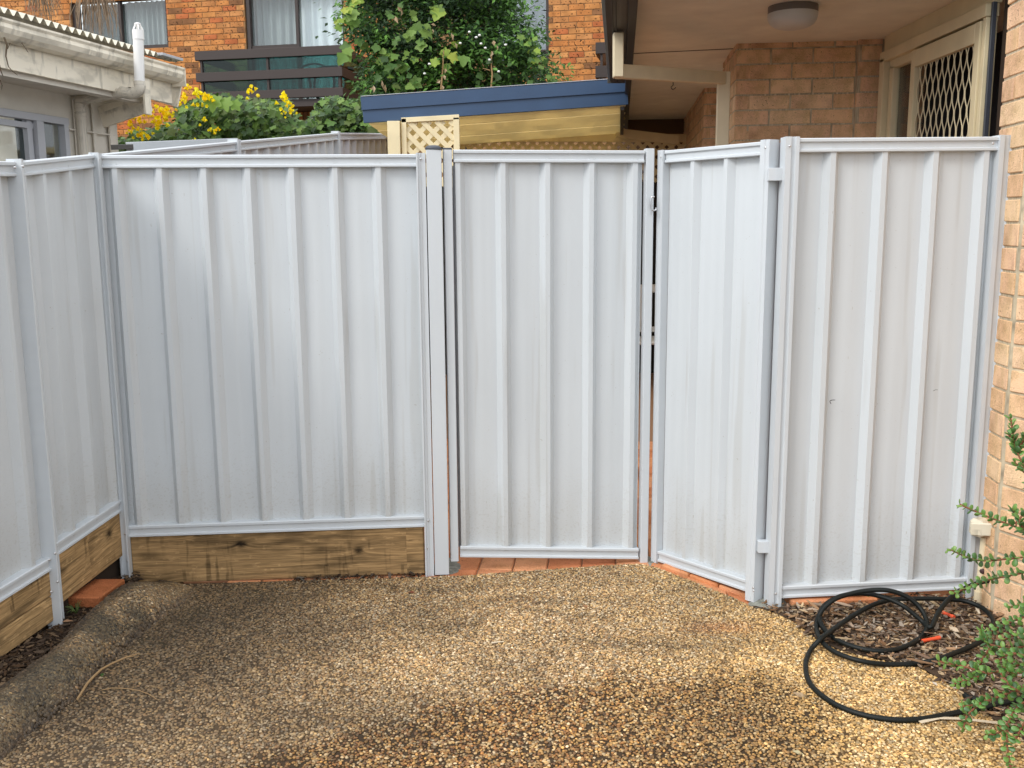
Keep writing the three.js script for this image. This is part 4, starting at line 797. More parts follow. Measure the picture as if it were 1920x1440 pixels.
// ---------------------------------------------------------------- brick flats behind
{
  const t = thing('brick_flats', 'orange brick block of flats with balcony and curtained windows behind', 'building');
  const u = V(1, 0, 0.2).normalize(), n = V(-0.2, 0, 1).normalize(), O = V(-5.1, 0, -16.4).addScaledVector(u, -9), len = 18, hgt = 7.5;
  const uv = (px, py) => { const v = ray(px, py), k = O.clone().sub(EYE).dot(n) / v.dot(n), p = v.multiplyScalar(k).add(EYE); return [p.clone().sub(O).dot(u), p.y]; };
  const wins = [[138, 317, 97, 5.2], [462, 647, 94, 5.2], [905, 1029, 122, 5.2]].map(([a, b, y, top]) => { const [u0, v0] = uv(a, y), [u1] = uv(b, y); return [u0, u1, v0, top]; });
  wins[1][2] -= 0.85;
  const sh = new THREE.Shape([[0, -0.06], [len, -0.06], [len, hgt], [0, hgt]].map(([a, b]) => new THREE.Vector2(a, b)));
  for (const [a, b, c, d] of wins) sh.holes.push(new THREE.Path([[a, c], [a, d], [b, d], [b, c]].map(([x, y]) => new THREE.Vector2(x, y))));
  part('mortar', toBasis(clean(new THREE.ExtrudeGeometry(sh, { depth: 0.2, bevelEnabled: false })), O.clone().addScaledVector(n, -0.2), u, V(0, 1, 0), n), M.flatsMortar, t);
  const x0 = uv(-260, 100)[0], x1 = uv(720, 100)[0], x2 = uv(985, 100)[0], x3 = uv(1210, 100)[0], yLow = uv(300, 262)[1], yTop = uv(300, -60)[1];
  brickFace(t, O, u, n, len, yTop, M.flats, { y0: 0.02, depth: 0.06, proud: 0.007, cut: wins, limit: 300, want: (a, b, v) => v > yLow && ((b > x0 && a < x1) || (b > x2 && a < x3)) });
  const on = (a, y, k = 0) => O.clone().addScaledVector(u, a).addScaledVector(n, k).setY(y);
  const drape = (a, b, lo, hi, k, amp, wave) => { const pos = [], idx = []; const N = 120; for (let j = 0; j < 2; j++) for (let i = 0; i <= N; i++) { const s = lerp(a, b, i / N), p = on(s, j ? hi : lo, k + amp * Math.sin(s * wave + 1.3 * Math.sin(s * 7)) * (0.6 + 0.4 * vnoise(s * 9, 3))); pos.push(p.x, p.y, p.z); if (!j && i < N) idx.push(i, i + 1, i + N + 1, i + 1, i + N + 2, i + N + 1); } const g = new THREE.BufferGeometry(); g.setAttribute('position', new THREE.Float32BufferAttribute(pos, 3)); g.setIndex(idx); g.computeVertexNormals(); return g; };
  const lace = std([0.72, 0.75, 0.8], 0.9, { map: texture(256, 256, (p, q) => { const s = Math.hypot((p * 8) % 1 - 0.5, (q * 8) % 1 - 0.5), z = Math.abs(Math.sin(p * 50.3) * Math.sin(q * 50.3)); const b = 0.66 + 0.3 * smooth(0.36, 0.2, s) - 0.2 * smooth(0.12, 0.05, s) + 0.1 * z; return [b, b, b * 1.02]; }, true, 2.6) });
  wins.forEach(([a, b, c, d], i) => {
    const w = new THREE.Group(); w.name = 'window'; t.add(w);
    const f = i === 1 ? 0.09 : 0.055, m = i === 1 ? lerp(a, b, 0.52) : lerp(a, b, i ? -0.2 : 0.5);
    const fr = [bar(on(a + f / 2, c, -0.07), on(a + f / 2, d, -0.07), f, 0.06, u), bar(on(b - 0.02, c, -0.07), on(b - 0.02, d, -0.07), 0.045, 0.06, u), bar(on(a, c + 0.03, -0.07), on(b, c + 0.03, -0.07), 0.06, 0.06)];
    if (m > a) fr.push(bar(on(m, c, -0.07), on(m, d, -0.07), 0.07, 0.05, u));
    if (i === 2) fr.push(bar(on(a, uv(1000, 96)[1], -0.07), on(b, uv(1000, 96)[1], -0.07), 0.06, 0.05));
    if (i === 1) fr.push(bar(on(a, uv(500, 88)[1], -0.075), on(m, uv(500, 88)[1], -0.075), 0.06, 0.07));
    if (i === 0) fr.push(bar(on(a + 0.11, c, -0.075), on(a + 0.11, d, -0.075), 0.04, 0.05, u));
    part('frame', fr, M.brown, w);
    part('pane', bar(on(a, (c + d) / 2, -0.1), on(b, (c + d) / 2, -0.1), 0.006, d - c), M.glass, w);
    part('room', toBasis(new THREE.BoxGeometry(b - a + 0.2, d - c + 0.2, 0.02), on((a + b) / 2, (c + d) / 2, -0.9), u, V(0, 1, 0), n), M.room, w);
    if (i === 0) { part('curtain', drape(a, m, c, d, -0.3, 0.02, 40), M.curtainDark, w); part('curtain', drape(m, b, c, d, -0.24, 0.03, 60), M.curtainGrey, w); }
    if (i === 1) { part('curtain', drape(a, m, c, d, -0.28, 0.03, 50), M.curtainGrey, w); part('curtain', drape(m, b, c, d, -0.22, 0.03, 42), M.curtain, w); }
    if (i === 2) part('curtain', drape(a, b, c, d, -0.2, 0.012, 26), lace, w);
  });
  // balcony
  const bal = new THREE.Group(); bal.name = 'balcony'; t.add(bal);
  const dep = 1.15, bl = at(367, 97, 15.6), O2 = O.clone().addScaledVector(n, dep);
  const uf = (px, py) => { const v = ray(px, py), k = O2.clone().sub(EYE).dot(n) / v.dot(n), p = v.multiplyScalar(k).add(EYE); return [p.clone().sub(O).dot(u), p.y]; };
  const [a0, yT] = uf(368, 97), [a1, yT1] = uf(640, 90), rows = [[97, 114], [137, 154], [174, 190]].map(([p, q]) => [uf(370, p)[1], uf(372, q)[1]]);
  const onf = (a, y, k = dep) => on(a, y, k);
  rows.forEach(([hi, lo]) => {
    const y = (hi + lo) / 2, h = hi - lo;
    part('rail', bar(onf(a0 - 0.02, y, dep), onf(a1 + 0.01, y, dep), 0.05, h, V(0, 1, 0), 0.005), M.brown, bal);
    part('rail', bar(on(a1 - 0.02, y, dep - 0.03), on(a1 - 0.02, y, 0.02), 0.05, h, V(0, 1, 0), 0.005), M.brown, bal);
    part('rail', bar(on(a0 + 0.02, y, dep - 0.03), on(a0 + 0.02, y, 0.02), 0.05, h, V(0, 1, 0), 0.005), M.brown, bal);
  });
  for (const a of [a0 + 0.06, lerp(a0, a1, 0.49), a1 - 0.05]) part('baluster', bar(onf(a, rows[2][1], dep - 0.045), onf(a, rows[0][0] - 0.02, dep - 0.045), 0.07, 0.035, u), M.brown, bal);
  const mid = lerp(a0, a1, 0.49);
  for (const [p, q] of [[a0 + 0.08, mid - 0.02], [mid + 0.02, a1 - 0.06]]) part('glass_panel', bar(onf(p, (rows[0][0] + rows[2][1]) / 2, dep - 0.035), onf(q, (rows[0][0] + rows[2][1]) / 2, dep - 0.035), 0.006, rows[0][0] - rows[2][1]), M.greenGlass, bal);
  part('glass_panel', bar(on(a1 - 0.05, (rows[0][0] + rows[2][1]) / 2, dep - 0.06), on(a1 - 0.05, (rows[0][0] + rows[2][1]) / 2, 0.02), 0.006, rows[0][0] - rows[2][1]), M.greenGlass, bal);
  const sl = rows[2][1] - 0.02; part('slab', toBasis(new THREE.BoxGeometry(a1 - a0, 0.1, dep - 0.06), on((a0 + a1) / 2, sl - 0.05, dep / 2), u, V(0, 1, 0), n), M.brown, bal);
  for (let k = 0; k < 26; k++) { const a = a0 + 0.1 + k * 0.088; if (a < a1 - 0.3) part('brick', chamferBox(0.078, 0.2, 0.06, 0.003).applyMatrix4(new THREE.Matrix4().makeBasis(u, V(0, 1, 0), n).setPosition(on(a, sl - 0.2, 0.42))), M.flats[[3, 9, 3, 9][k % 4]], bal); }
  part('slab_edge', toBasis(new THREE.BoxGeometry(a1 - a0 - 0.25, 0.2, 0.36), on((a0 + a1) / 2 - 0.12, sl - 0.2, 0.2), u, V(0, 1, 0), n), M.flatsMortar, bal);
  // second balcony at the right, mostly hidden by the gutter
  const b2 = new THREE.Group(); b2.name = 'balcony'; t.add(b2);
  const [c0] = uf(1117, 90);
  for (const [p, q] of [[80, 101], [124, 146], [168, 190]]) { const hi = uf(1120, p)[1], lo = uf(1120, q)[1], y = (hi + lo) / 2; part('rail', bar(on(c0, y, dep), on(c0 + 2.4, y, dep), 0.05, hi - lo), M.brown, b2); part('rail', bar(on(c0 + 0.02, y, dep - 0.03), on(c0 + 0.02, y, 0.02), 0.05, hi - lo), M.brown, b2); }
  part('baluster', bar(on(c0 + 0.08, uf(1120, 190)[1], dep - 0.045), on(c0 + 0.08, uf(1120, 80)[1], dep - 0.045), 0.08, 0.035, u), M.brown, b2);
  // table and chair on the balcony
  const disc = (px, py, r, nm, lab, cat, leg) => {
    const [a, y] = uf(px, py), c = on(a, y, dep - 0.5), g = thing(nm, lab, cat, V(c.x, sl, c.z)), h = y - sl;
    part(cat === 'table' ? 'top' : 'seat', new THREE.CylinderGeometry(r, r, 0.03, 28).translate(0, h, 0), M.garden, g);
    for (let k = 0; k < 4; k++) { const q = k * Math.PI / 2 + 0.5; part('leg', tube([V(r * 0.35 * Math.cos(q), h - 0.02, r * 0.35 * Math.sin(q)), V(r * 0.2 * Math.cos(q), h * 0.55, r * 0.2 * Math.sin(q)), V(r * 0.75 * Math.cos(q), 0, r * 0.75 * Math.sin(q))], 0.016, 14, 6), M.garden, g); }
    if (cat === 'chair') part('back', tube([V(-r, h, -r * 0.3), V(-r, h + 0.12, -r * 0.7), V(0, h + 0.2, -r), V(r, h + 0.12, -r * 0.7), V(r, h, -r * 0.3)], 0.016, 24, 6), M.garden, g);
    return g;
  };
  disc(607, 120, 0.27, 'balcony_table', 'round dark green table behind the balcony glass', 'table');
  disc(560, 131, 0.21, 'balcony_chair', 'dark green metal chair left of the balcony table', 'chair');
}

// ---------------------------------------------------------------- plants
function lobedLeaf(lobes = 5, fold = 0.18) {              // unit leaf in the xz plane, stalk at the origin, tip at +z
  const rim = []; const N = lobes * 4 + 1;
  for (let i = 0; i < N; i++) { const a = -2.5 + 5.0 * i / (N - 1), r = [0.36, 0.46, 0.55, 0.45][i % 4] * (1 - 0.13 * Math.abs(a)); rim.push(V(Math.sin(a) * r, fold * Math.abs(Math.sin(a)) * r - 0.3 * r * r * Math.max(0, Math.cos(a)), 0.42 + Math.cos(a) * r)); }
  const pts = [], c = V(0, 0, 0.42), s = V(0, 0, 0.12);
  for (let i = 0; i + 1 < N; i++) pts.push(c, rim[i], rim[i + 1]);
  pts.push(c, rim[N - 1], s, c, s, rim[0]);
  const g = toCreasedNormals(new THREE.BufferGeometry().setFromPoints(pts.map((p) => p.clone())), 1.4); return uvBox(g);
}
function smallLeaf(w = 0.45) { const p = [V(0, 0, 0), V(w / 2, 0.06, 0.45), V(0, -0.02, 1), V(-w / 2, 0.06, 0.45), V(0, 0, 0.5)]; const g = new THREE.BufferGeometry().setFromPoints([p[0], p[1], p[4], p[1], p[2], p[4], p[2], p[3], p[4], p[3], p[0], p[4]].map((q) => q.clone())); g.computeVertexNormals(); return uvBox(g); }
const LOBED = [lobedLeaf(5), lobedLeaf(5, 0.3), lobedLeaf(4, 0.1), lobedLeaf(3, 0.25)], SMALL = smallLeaf(), SIMPLE = smallLeaf(0.62);
function leafTurn(face, spread) {                         // stalk-to-tip hangs outward and down, blade faces up and to the viewer
  const nrm = V(face.x + gauss() * spread, face.y + gauss() * spread, face.z + gauss() * spread).normalize();
  const tip = V(gauss(), -0.8 + gauss() * 0.5, gauss()).projectOnPlane(nrm).normalize(), x = nrm.clone().cross(tip);
  return new THREE.Quaternion().setFromRotationMatrix(new THREE.Matrix4().makeBasis(x, nrm, tip));
}
function leafStuff(parent, name, geo, mat, list) {        // list of [pos, quaternion, size, rgb]
  const im = new THREE.InstancedMesh(geo, mat, list.length), m = new THREE.Matrix4(), c = new THREE.Color();
  list.forEach(([p, q, s, rgb], i) => { m.compose(p, q, V(s, s, s)); im.setMatrixAt(i, m); im.setColorAt(i, c.setRGB(...rgb)); });
  im.name = name; im.userData.kind = 'stuff'; shade(im); parent.add(im);
}
const insidePx = (poly, x, y) => { let c = false; for (let i = 0, j = poly.length - 1; i < poly.length; j = i++) { const a = poly[i], b = poly[j]; if ((a[1] > y) !== (b[1] > y) && x < (b[0] - a[0]) * (y - a[1]) / (b[1] - a[1]) + a[0]) c = !c; } return c; };
const GREENS = [[0.095, 0.19, 0.035], [0.065, 0.14, 0.03], [0.14, 0.25, 0.045], [0.05, 0.1, 0.03], [0.19, 0.3, 0.06], [0.12, 0.17, 0.045]];
const LM = GREENS.map((c) => leafMat(c)), LMyellow = [leafMat([0.4, 0.46, 0.07]), leafMat([0.3, 0.42, 0.06]), leafMat([0.22, 0.36, 0.06])], LMdry = [leafMat([0.42, 0.3, 0.18], 0.2), leafMat([0.5, 0.38, 0.25], 0.2)];
const white = leafMat([1, 1, 1]), whiteGloss = phys([1, 1, 1], 0.5, { transmission: 0.2, thickness: 0, specularIntensity: 0.4 });

// a shrub filling an outline, d0..d1 metres away; singles = big leaves that can be told apart
function shrub(t, poly, d0, d1, nLeaf, nStuff, size) {
  const xs = poly.map((p) => p[0]), ys = poly.map((p) => p[1]), bx = [Math.min(...xs), Math.max(...xs)], by = [Math.min(...ys), Math.max(...ys)];
  const spot = () => { for (let k = 0; k < 200; k++) { const x = rr(...bx), y = rr(...by); if (insidePx(poly, x, y)) return [x, y]; } return [bx[0], by[0]]; };
  for (let i = 0; i < nLeaf; i++) { const [x, y] = spot(), p = at(x, y, d0 + 0.35 * rnd()), m = part('leaf', pick(LOBED), pick(LM), t); m.position.copy(p); m.quaternion.copy(leafTurn(V(0, 0.65, 0.75), 0.45)); m.scale.setScalar(size * rr(0.6, 1.25)); }
  const list = []; for (let i = 0; i < nStuff; i++) { const [x, y] = spot(), g = pick(GREENS), b = rr(0.6, 1.1); list.push([at(x, y, lerp(d0, d1, Math.pow(rnd(), 0.8))), leafTurn(V(0, 0.7, 0.6), 0.6), size * rr(0.45, 1), g.map((k) => k * b)]); }
  leafStuff(t, 'foliage', LOBED[1], white, list);
  const tw = []; for (let i = 0; i < 14; i++) { const [x, y] = spot(), a = at(x, y, lerp(d0, d1, 0.5)), b = V(a.x + gauss() * 0.3, Math.max(0.2, a.y - 1.2), a.z - 0.2); tw.push(...polyTube([a, a.clone().lerp(b, 0.5).add(V(gauss() * 0.08, 0, 0)), b], [0.006, 0.01, 0.016])); }
  part('stem', tw, M.bark, t);
}
{
  const t = thing('flowering_shrub', 'leafy green shrub with yellow trumpet flowers above the back fence', 'shrub');
  shrub(t, [[205, 292], [212, 262], [228, 258], [250, 252], [285, 238], [330, 232], [335, 200], [360, 190], [385, 182], [410, 176], [450, 184], [470, 190], [500, 186], [530, 194], [548, 210], [562, 225], [566, 292]], 8.6, 9.8, 280, 3600, 0.1);
  const fl = (() => { const out = []; for (let k = 0; k < 5; k++) { const g = new THREE.ConeGeometry(0.5, 0.9, 7, 1, true); g.translate(0, 0.45, 0); g.rotateX(Math.PI); g.translate(0, 0.9, 0); g.rotateZ(gauss() * 0.9); g.rotateX(gauss() * 0.9); g.translate(gauss() * 0.7, gauss() * 0.6, gauss() * 0.5); out.push(clean(g)); } return merge(out); })();
  const ym = [leafMat([1, 0.86, 0.015], 0.35), leafMat([1, 0.92, 0.03], 0.35), leafMat([1, 0.78, 0.01], 0.35)];
  for (const [x, y, s] of [[256, 226, 9], [262, 236, 7], [250, 232, 7], [276, 224, 8], [283, 222, 7], [296, 216, 8], [305, 226, 6], [312, 223, 9], [320, 228, 8], [309, 232, 7], [294, 236, 7], [296, 244, 6], [271, 262, 8], [267, 268, 5], [263, 249, 5], [244, 254, 5], [348, 192, 8], [344, 199, 6], [354, 172, 6], [372, 184, 8], [378, 190, 7], [390, 191, 8], [396, 194, 6], [470, 180, 6], [476, 176, 7], [531, 190, 8], [537, 198, 7], [543, 206, 6], [548, 212, 5], [533, 217, 4], [383, 231, 5], [398, 250, 5], [408, 249, 5], [316, 210, 5], [338, 202, 5], [364, 268, 4]]) {
    const m = part('flower', fl, pick(ym), t); m.position.copy(at(x, y, 8.45)); m.scale.setScalar(s * 0.0052); m.rotation.set(rnd() * 0.6, rnd() * 6, rnd() * 0.6);
  }
  for (const [x, y, s] of [[402, 180, 0.2], [420, 186, 0.17], [432, 194, 0.14]]) { const m = part('leaf', LOBED[0], LMyellow[2], t); m.position.copy(at(x, y - 8, 8.5)); m.quaternion.copy(leafTurn(V(0, 0.4, 1), 0.1)); m.scale.setScalar(s); }
}
{
  const t = thing('leafy_shrub', 'green broad leaved shrub without flowers below the blue fascia', 'shrub');
  shrub(t, [[548, 262], [556, 236], [580, 222], [596, 206], [602, 192], [612, 180], [630, 184], [645, 190], [662, 186], [680, 196], [700, 215], [722, 226], [735, 240], [735, 262]], 8.9, 9.8, 170, 1600, 0.1);
}
{ // dark tree overgrown with vine
  const t = thing('vine_covered_tree', 'dense dark green tree overgrown with yellowish vine above the blue fascia', 'tree');
  const out = [[652, 60], [660, 20], [640, -30], [700, -60], [980, -60], [965, 20], [985, 35], [1010, 60], [1000, 85], [1015, 110], [1030, 130], [1040, 150], [1036, 182], [690, 190], [690, 165], [705, 140], [690, 118], [706, 95], [684, 78]];
  const D0 = 10.2, D1 = 12.2, list = [];
  const clumps = []; for (let i = 0; i < 330; i++) { let x, y; do { x = rr(640, 1040); y = rr(-60, 190); } while (!insidePx(out, x, y)); clumps.push([at(x, y, lerp(D0 + 0.15, D1, Math.pow(rnd(), 1.3))), rr(0.09, 0.2), pick([[0.035, 0.09, 0.02], [0.026, 0.065, 0.016], [0.07, 0.16, 0.03], [0.11, 0.24, 0.04], [0.02, 0.05, 0.014], [0.09, 0.2, 0.035]])]); }
  for (const [c, r, g] of clumps) for (let k = 0; k < 105; k++) { const p = V(c.x + gauss() * r, c.y + gauss() * r * 0.8, c.z + gauss() * r), b = rr(0.6, 1.35); list.push([p, leafTurn(V(0, 0.8, 0.5), 0.55), rr(0.05, 0.085), g.map((k2) => k2 * b)]); }
  leafStuff(t, 'crown', SMALL, whiteGloss, list);
  const base = at(850, 170, 11.3); base.y = 0;
  part('trunk', polyTube([base, V(base.x + 0.05, 1.2, base.z), V(base.x - 0.05, 2.2, base.z), V(base.x + 0.1, 3.4, base.z), V(base.x, 4.4, base.z)], [0.13, 0.11, 0.1, 0.08, 0.04], 10), M.bark, t);
  const limbs = []; for (let i = 0; i < 9; i++) { const a = V(base.x, rr(1.9, 3.2), base.z), q = pick(clumps)[0]; limbs.push(...polyTube([a, a.clone().lerp(q, 0.5).add(V(0, 0.1, 0)), q], [0.05, 0.03, 0.012], 6)); }
  part('limb', limbs, M.bark, t);
  const leafAt = (x, y, s, mats, spread = 0.3) => { const m = part('leaf', pick(LOBED), pick(mats), t); m.position.copy(at(x, y, D0 - 0.05 + 0.2 * rnd())); m.quaternion.copy(leafTurn(V(0, 0.45, 0.9), spread)); m.scale.setScalar(s); };
  // vine drapes: left curtain of leaves, middle, right edge
  for (let i = 0; i < 40; i++) { const k = rnd(); leafAt(lerp(712, 770, rnd()) + gauss() * 6, lerp(70, 178, k), rr(0.07, 0.135), k > 0.75 ? LM : [...LM, ...LMyellow.slice(2)]); }
  for (let i = 0; i < 14; i++) leafAt(rr(730, 830), rr(0, 110), rr(0.07, 0.12), [LM[0], LM[2], LM[4], LMyellow[2]]);
  for (let i = 0; i < 18; i++) { const k = rnd(); leafAt(lerp(975, 1035, k) + gauss() * 5, lerp(60, 145, k) + gauss() * 5, rr(0.07, 0.12), k < 0.7 ? [LMyellow[2], LM[4], LMyellow[1]] : [LM[4], LM[1]]); }
  for (let i = 0; i < 10; i++) leafAt(rr(880, 1030), rr(100, 160), rr(0.06, 0.11), [LM[1], LM[3], LM[0]]);
  // bright shoot at the left, against the curtain
  for (let i = 0; i < 17; i++) { const k = i / 16; leafAt(lerp(672, 628, k) + gauss() * 4, lerp(-8, 50, k) + gauss() * 3, rr(0.07, 0.12), LMyellow, 0.5); }
  for (const [x, y, s] of [[672, 14, 0.2], [664, 30, 0.17], [655, 36, 0.14], [642, 92, 0.2], [650, 98, 0.17], [660, 78, 0.17], [672, 68, 0.15], [674, 82, 0.14], [646, 88, 0.15]]) leafAt(x, y, s, [LM[2], LM[4], LM[0]], 0.2);
  for (const [x, y, s] of [[824, 92, 0.15], [842, 96, 0.16], [852, 92, 0.14], [828, 112, 0.15], [836, 116, 0.12], [870, 100, 0.16], [772, 42, 0.2], [790, 48, 0.2], [780, 60, 0.17], [800, 76, 0.17], [815, 6, 0.2], [830, 12, 0.2], [754, 142, 0.22], [764, 148, 0.2]]) leafAt(x, y, s, x > 818 && x < 860 ? LMyellow : [LM[4], LM[2]], 0.15);
  // dead curled leaves and a few white blossoms
  for (const [x, y] of [[745, 12], [752, 20], [741, 30], [808, 46], [811, 54], [846, 62], [852, 80], [925, 76], [930, 84], [826, 150], [829, 160], [832, 140], [716, 150], [722, 158], [700, 160], [924, 96], [835, 128], [704, 168]]) { const m = part('dry_leaf', SIMPLE, pick(LMdry), t); m.position.copy(at(x, y, D0 - 0.1)); m.quaternion.copy(leafTurn(V(0.3, 0.2, 1), 0.6)); m.scale.set(rr(0.03, 0.07), 0.2, rr(0.05, 0.09)); }
  const bl = new THREE.SphereGeometry(1, 7, 5); for (const [x, y] of [[893, 70], [899, 66], [902, 82], [863, 81], [918, 112], [805, 120], [910, 90], [880, 60], [796, 138], [935, 134], [948, 84]]) { const m = part('blossom', bl, M.whitePlastic, t); m.position.copy(at(x, y, D0 - 0.05)); m.scale.set(0.016, 0.012, 0.016); }
  part('vine_stem', [...polyTube([at(922, 96, D0), at(921, 120, D0), at(923, 140, D0), at(921, 165, D0)], [0.007, 0.008, 0.009, 0.01]), ...polyTube([at(919, 132, D0), at(905, 128, D0)], [0.006, 0.004]), ...polyTube([at(832, 95, D0), at(830, 130, D0), at(827, 168, D0)], [0.006, 0.009, 0.01])], M.stick, t);
}
function frond(label, cx, cy, w, h, d, n) {               // dead palm frond hanging as a skirt of strands
  const gs = [], c = at(cx, cy, d), tops = V(c.x, c.y + 0.35, c.z);
  for (let i = 0; i < n; i++) { const s = (i / n - 0.5) * 2 + gauss() * 0.1, L = rr(0.35, 1) * h, a = tops.clone().add(V(s * w * 0.22, gauss() * 0.1, gauss() * 0.06)), e = c.clone().add(V(s * w + gauss() * 0.02, -L * (1 - 0.25 * Math.abs(s)), gauss() * 0.08)); const m1 = a.clone().lerp(e, 0.4).add(V(s * w * 0.12 + gauss() * 0.012, 0, gauss() * 0.02)), m2 = a.clone().lerp(e, 0.75).add(V(s * w * 0.14 + gauss() * 0.02, 0, gauss() * 0.02)); gs.push(...polyTube([a, m1, m2, e], [0.0045, 0.0036, 0.0024, 0.0006], 4)); }
  solo('dead_palm_frond', gs, M.stick2, label, 'palm frond', 'dead palm fronds over the roof');
}
frond('smaller dead brown palm frond hanging at the top left over the roof', 80, 8, 0.15, 0.24, 9.2, 70);
frond('larger dead brown palm frond hanging before the left window', 178, 12, 0.2, 0.36, 9.0, 110);

// succulent at the right foreground
{
  const t = thing('succulent_shrub', 'round leaved green succulent with red stems at the right edge', 'shrub');
  const leaf = (() => { const g = new THREE.SphereGeometry(0.5, 9, 5); g.scale(0.82, 0.22, 1); g.translate(0, 0, 0.5); const p = g.attributes.position; for (let i = 0; i < p.count; i++) { const z = p.getZ(i); p.setX(i, p.getX(i) * (0.55 + 0.55 * z)); p.setY(i, p.getY(i) + 0.12 * z * z); } g.computeVertexNormals(); return clean(g); })();
  const mats = [[0.085, 0.19, 0.035], [0.055, 0.135, 0.03], [0.12, 0.24, 0.045], [0.04, 0.1, 0.025], [0.16, 0.28, 0.055]].map((c) => phys(c, 0.4, { clearcoat: 0.25, clearcoatRoughness: 0.4 }));
  const spare = []; let made = 0;
  const B = [
    [[1975, 1015, 2.7], [1910, 990, 2.75], [1850, 968, 2.85], [1800, 946, 2.95]], [[1905, 988, 2.75], [1905, 968, 2.8], [1898, 955, 2.82]], [[1930, 1000, 2.7], [1912, 980, 2.7], [1922, 955, 2.72]],
    [[1975, 1036, 2.7], [1890, 1048, 2.8], [1830, 1050, 2.9], [1780, 1030, 3.0]], [[1975, 1062, 2.65], [1900, 1078, 2.75], [1845, 1090, 2.85], [1790, 1112, 2.95]],
    [[1960, 960, 2.6], [1922, 880, 2.65], [1905, 840, 2.7], [1895, 785, 2.75]], [[1925, 890, 2.65], [1903, 868, 2.7]], [[1908, 845, 2.7], [1925, 815, 2.66]], [[1912, 850, 2.7], [1892, 815, 2.72]], [[1940, 930, 2.62], [1925, 905, 2.66]],
    [[1975, 1110, 2.6], [1930, 1128, 2.65], [1890, 1140, 2.7]], [[1975, 1128, 2.58], [1925, 1155, 2.62], [1880, 1172, 2.68], [1840, 1196, 2.75]],
    [[1960, 1200, 2.5], [1900, 1215, 2.55], [1850, 1205, 2.6], [1840, 1180, 2.65]], [[1860, 1210, 2.6], [1840, 1240, 2.6], [1835, 1268, 2.6]], [[1960, 1230, 2.45], [1900, 1250, 2.5], [1830, 1270, 2.58], [1790, 1282, 2.62]],
    [[1850, 1262, 2.55], [1800, 1248, 2.6], [1762, 1240, 2.66]], [[1960, 1250, 2.4], [1905, 1262, 2.45], [1880, 1250, 2.5]], [[1960, 1280, 2.4], [1890, 1300, 2.45], [1840, 1318, 2.5], [1805, 1325, 2.52]],
    [[1845, 1315, 2.5], [1815, 1340, 2.48], [1806, 1365, 2.46]], [[1960, 1300, 2.35], [1915, 1320, 2.4], [1895, 1345, 2.4], [1888, 1390, 2.38], [1895, 1440, 2.35]], [[1895, 1350, 2.4], [1870, 1375, 2.4], [1852, 1378, 2.4]],
    [[1950, 1200, 2.45], [1910, 1190, 2.5], [1880, 1200, 2.55]], [[1960, 1330, 2.35], [1925, 1350, 2.36], [1905, 1385, 2.36]],
    [[1950, 1240, 2.42], [1900, 1225, 2.46], [1868, 1240, 2.5]], [[1930, 1300, 2.4], [1900, 1290, 2.42], [1876, 1262, 2.46]],
  ];
  for (const b of B) {
    const pts = b.map(([x, y, d]) => at(x, y, d)), c = new THREE.CatmullRomCurve3(pts), L = c.getLength();
    part('stem', new THREE.TubeGeometry(c, 16, 0.0028, 6, false), M.stem, t);
    const n = Math.max(4, Math.round(L / 0.0123));
    for (let i = 0; i <= n; i++) {
      const k = i / n, p = c.getPoint(Math.min(1, k)), tan = c.getTangent(Math.min(0.999, k)), side = tan.clone().cross(V(0, 1, 0.2)).normalize(), up = side.clone().cross(tan).normalize();
      for (const s of [-1, 1]) {
        if (rnd() < 0.08) continue;
        const ang = (i % 2 ? 0 : Math.PI / 2) + gauss() * 0.35, dir = side.clone().multiplyScalar(Math.cos(ang) * s).addScaledVector(up, Math.sin(ang) * s).addScaledVector(tan, 0.55).add(V(0, 0.25, 0.1)).normalize();
        const nr = V(gauss() * 0.4, 1, 0.5 + gauss() * 0.4).addScaledVector(tan, 0.4).projectOnPlane(dir).normalize(), q = new THREE.Quaternion().setFromRotationMatrix(new THREE.Matrix4().makeBasis(nr.clone().cross(dir), nr, dir));
        const sz = rr(0.0195, 0.03) * (1 - 0.25 * k), mat = k > 0.85 ? pick([mats[2], mats[4], mats[0]]) : pick(mats.slice(0, 4));
        if (made < 300 && p.x < 1.62) { const m = part('leaf', leaf, mat, t); m.position.copy(p); m.quaternion.copy(q); m.scale.setScalar(sz); made++; } else spare.push([p, q, sz, mat.color.toArray()]);
      }
    }
  }
  leafStuff(t, 'foliage', leaf, phys([1, 1, 1], 0.4, { clearcoat: 0.25, clearcoatRoughness: 0.4 }), spare);
}
{ // weeds
  const blades = (px, py, y, n, h) => { const c = G(px, py, y), gs = []; for (let i = 0; i < n; i++) { const a = rnd() * 6.28, e = c.clone().add(V(Math.cos(a) * h * rr(0.4, 1.1), h * rr(0.25, 0.9), Math.sin(a) * h * 0.7)); gs.push(...polyTube([c, c.clone().lerp(e, 0.5).add(V(0, h * 0.25, 0)), e], [0.0018, 0.0015, 0.0006], 4)); } return gs; };
  solo('weed', blades(143, 1150, 0.05, 14, 0.045), LM[5], 'thin green weed growing between the loose brick and kerb', 'weed');
  solo('weed', blades(1622, 1126, 0.015, 16, 0.03), LM[2], 'tiny green weed by the foot of the right fence panel', 'weed');
}

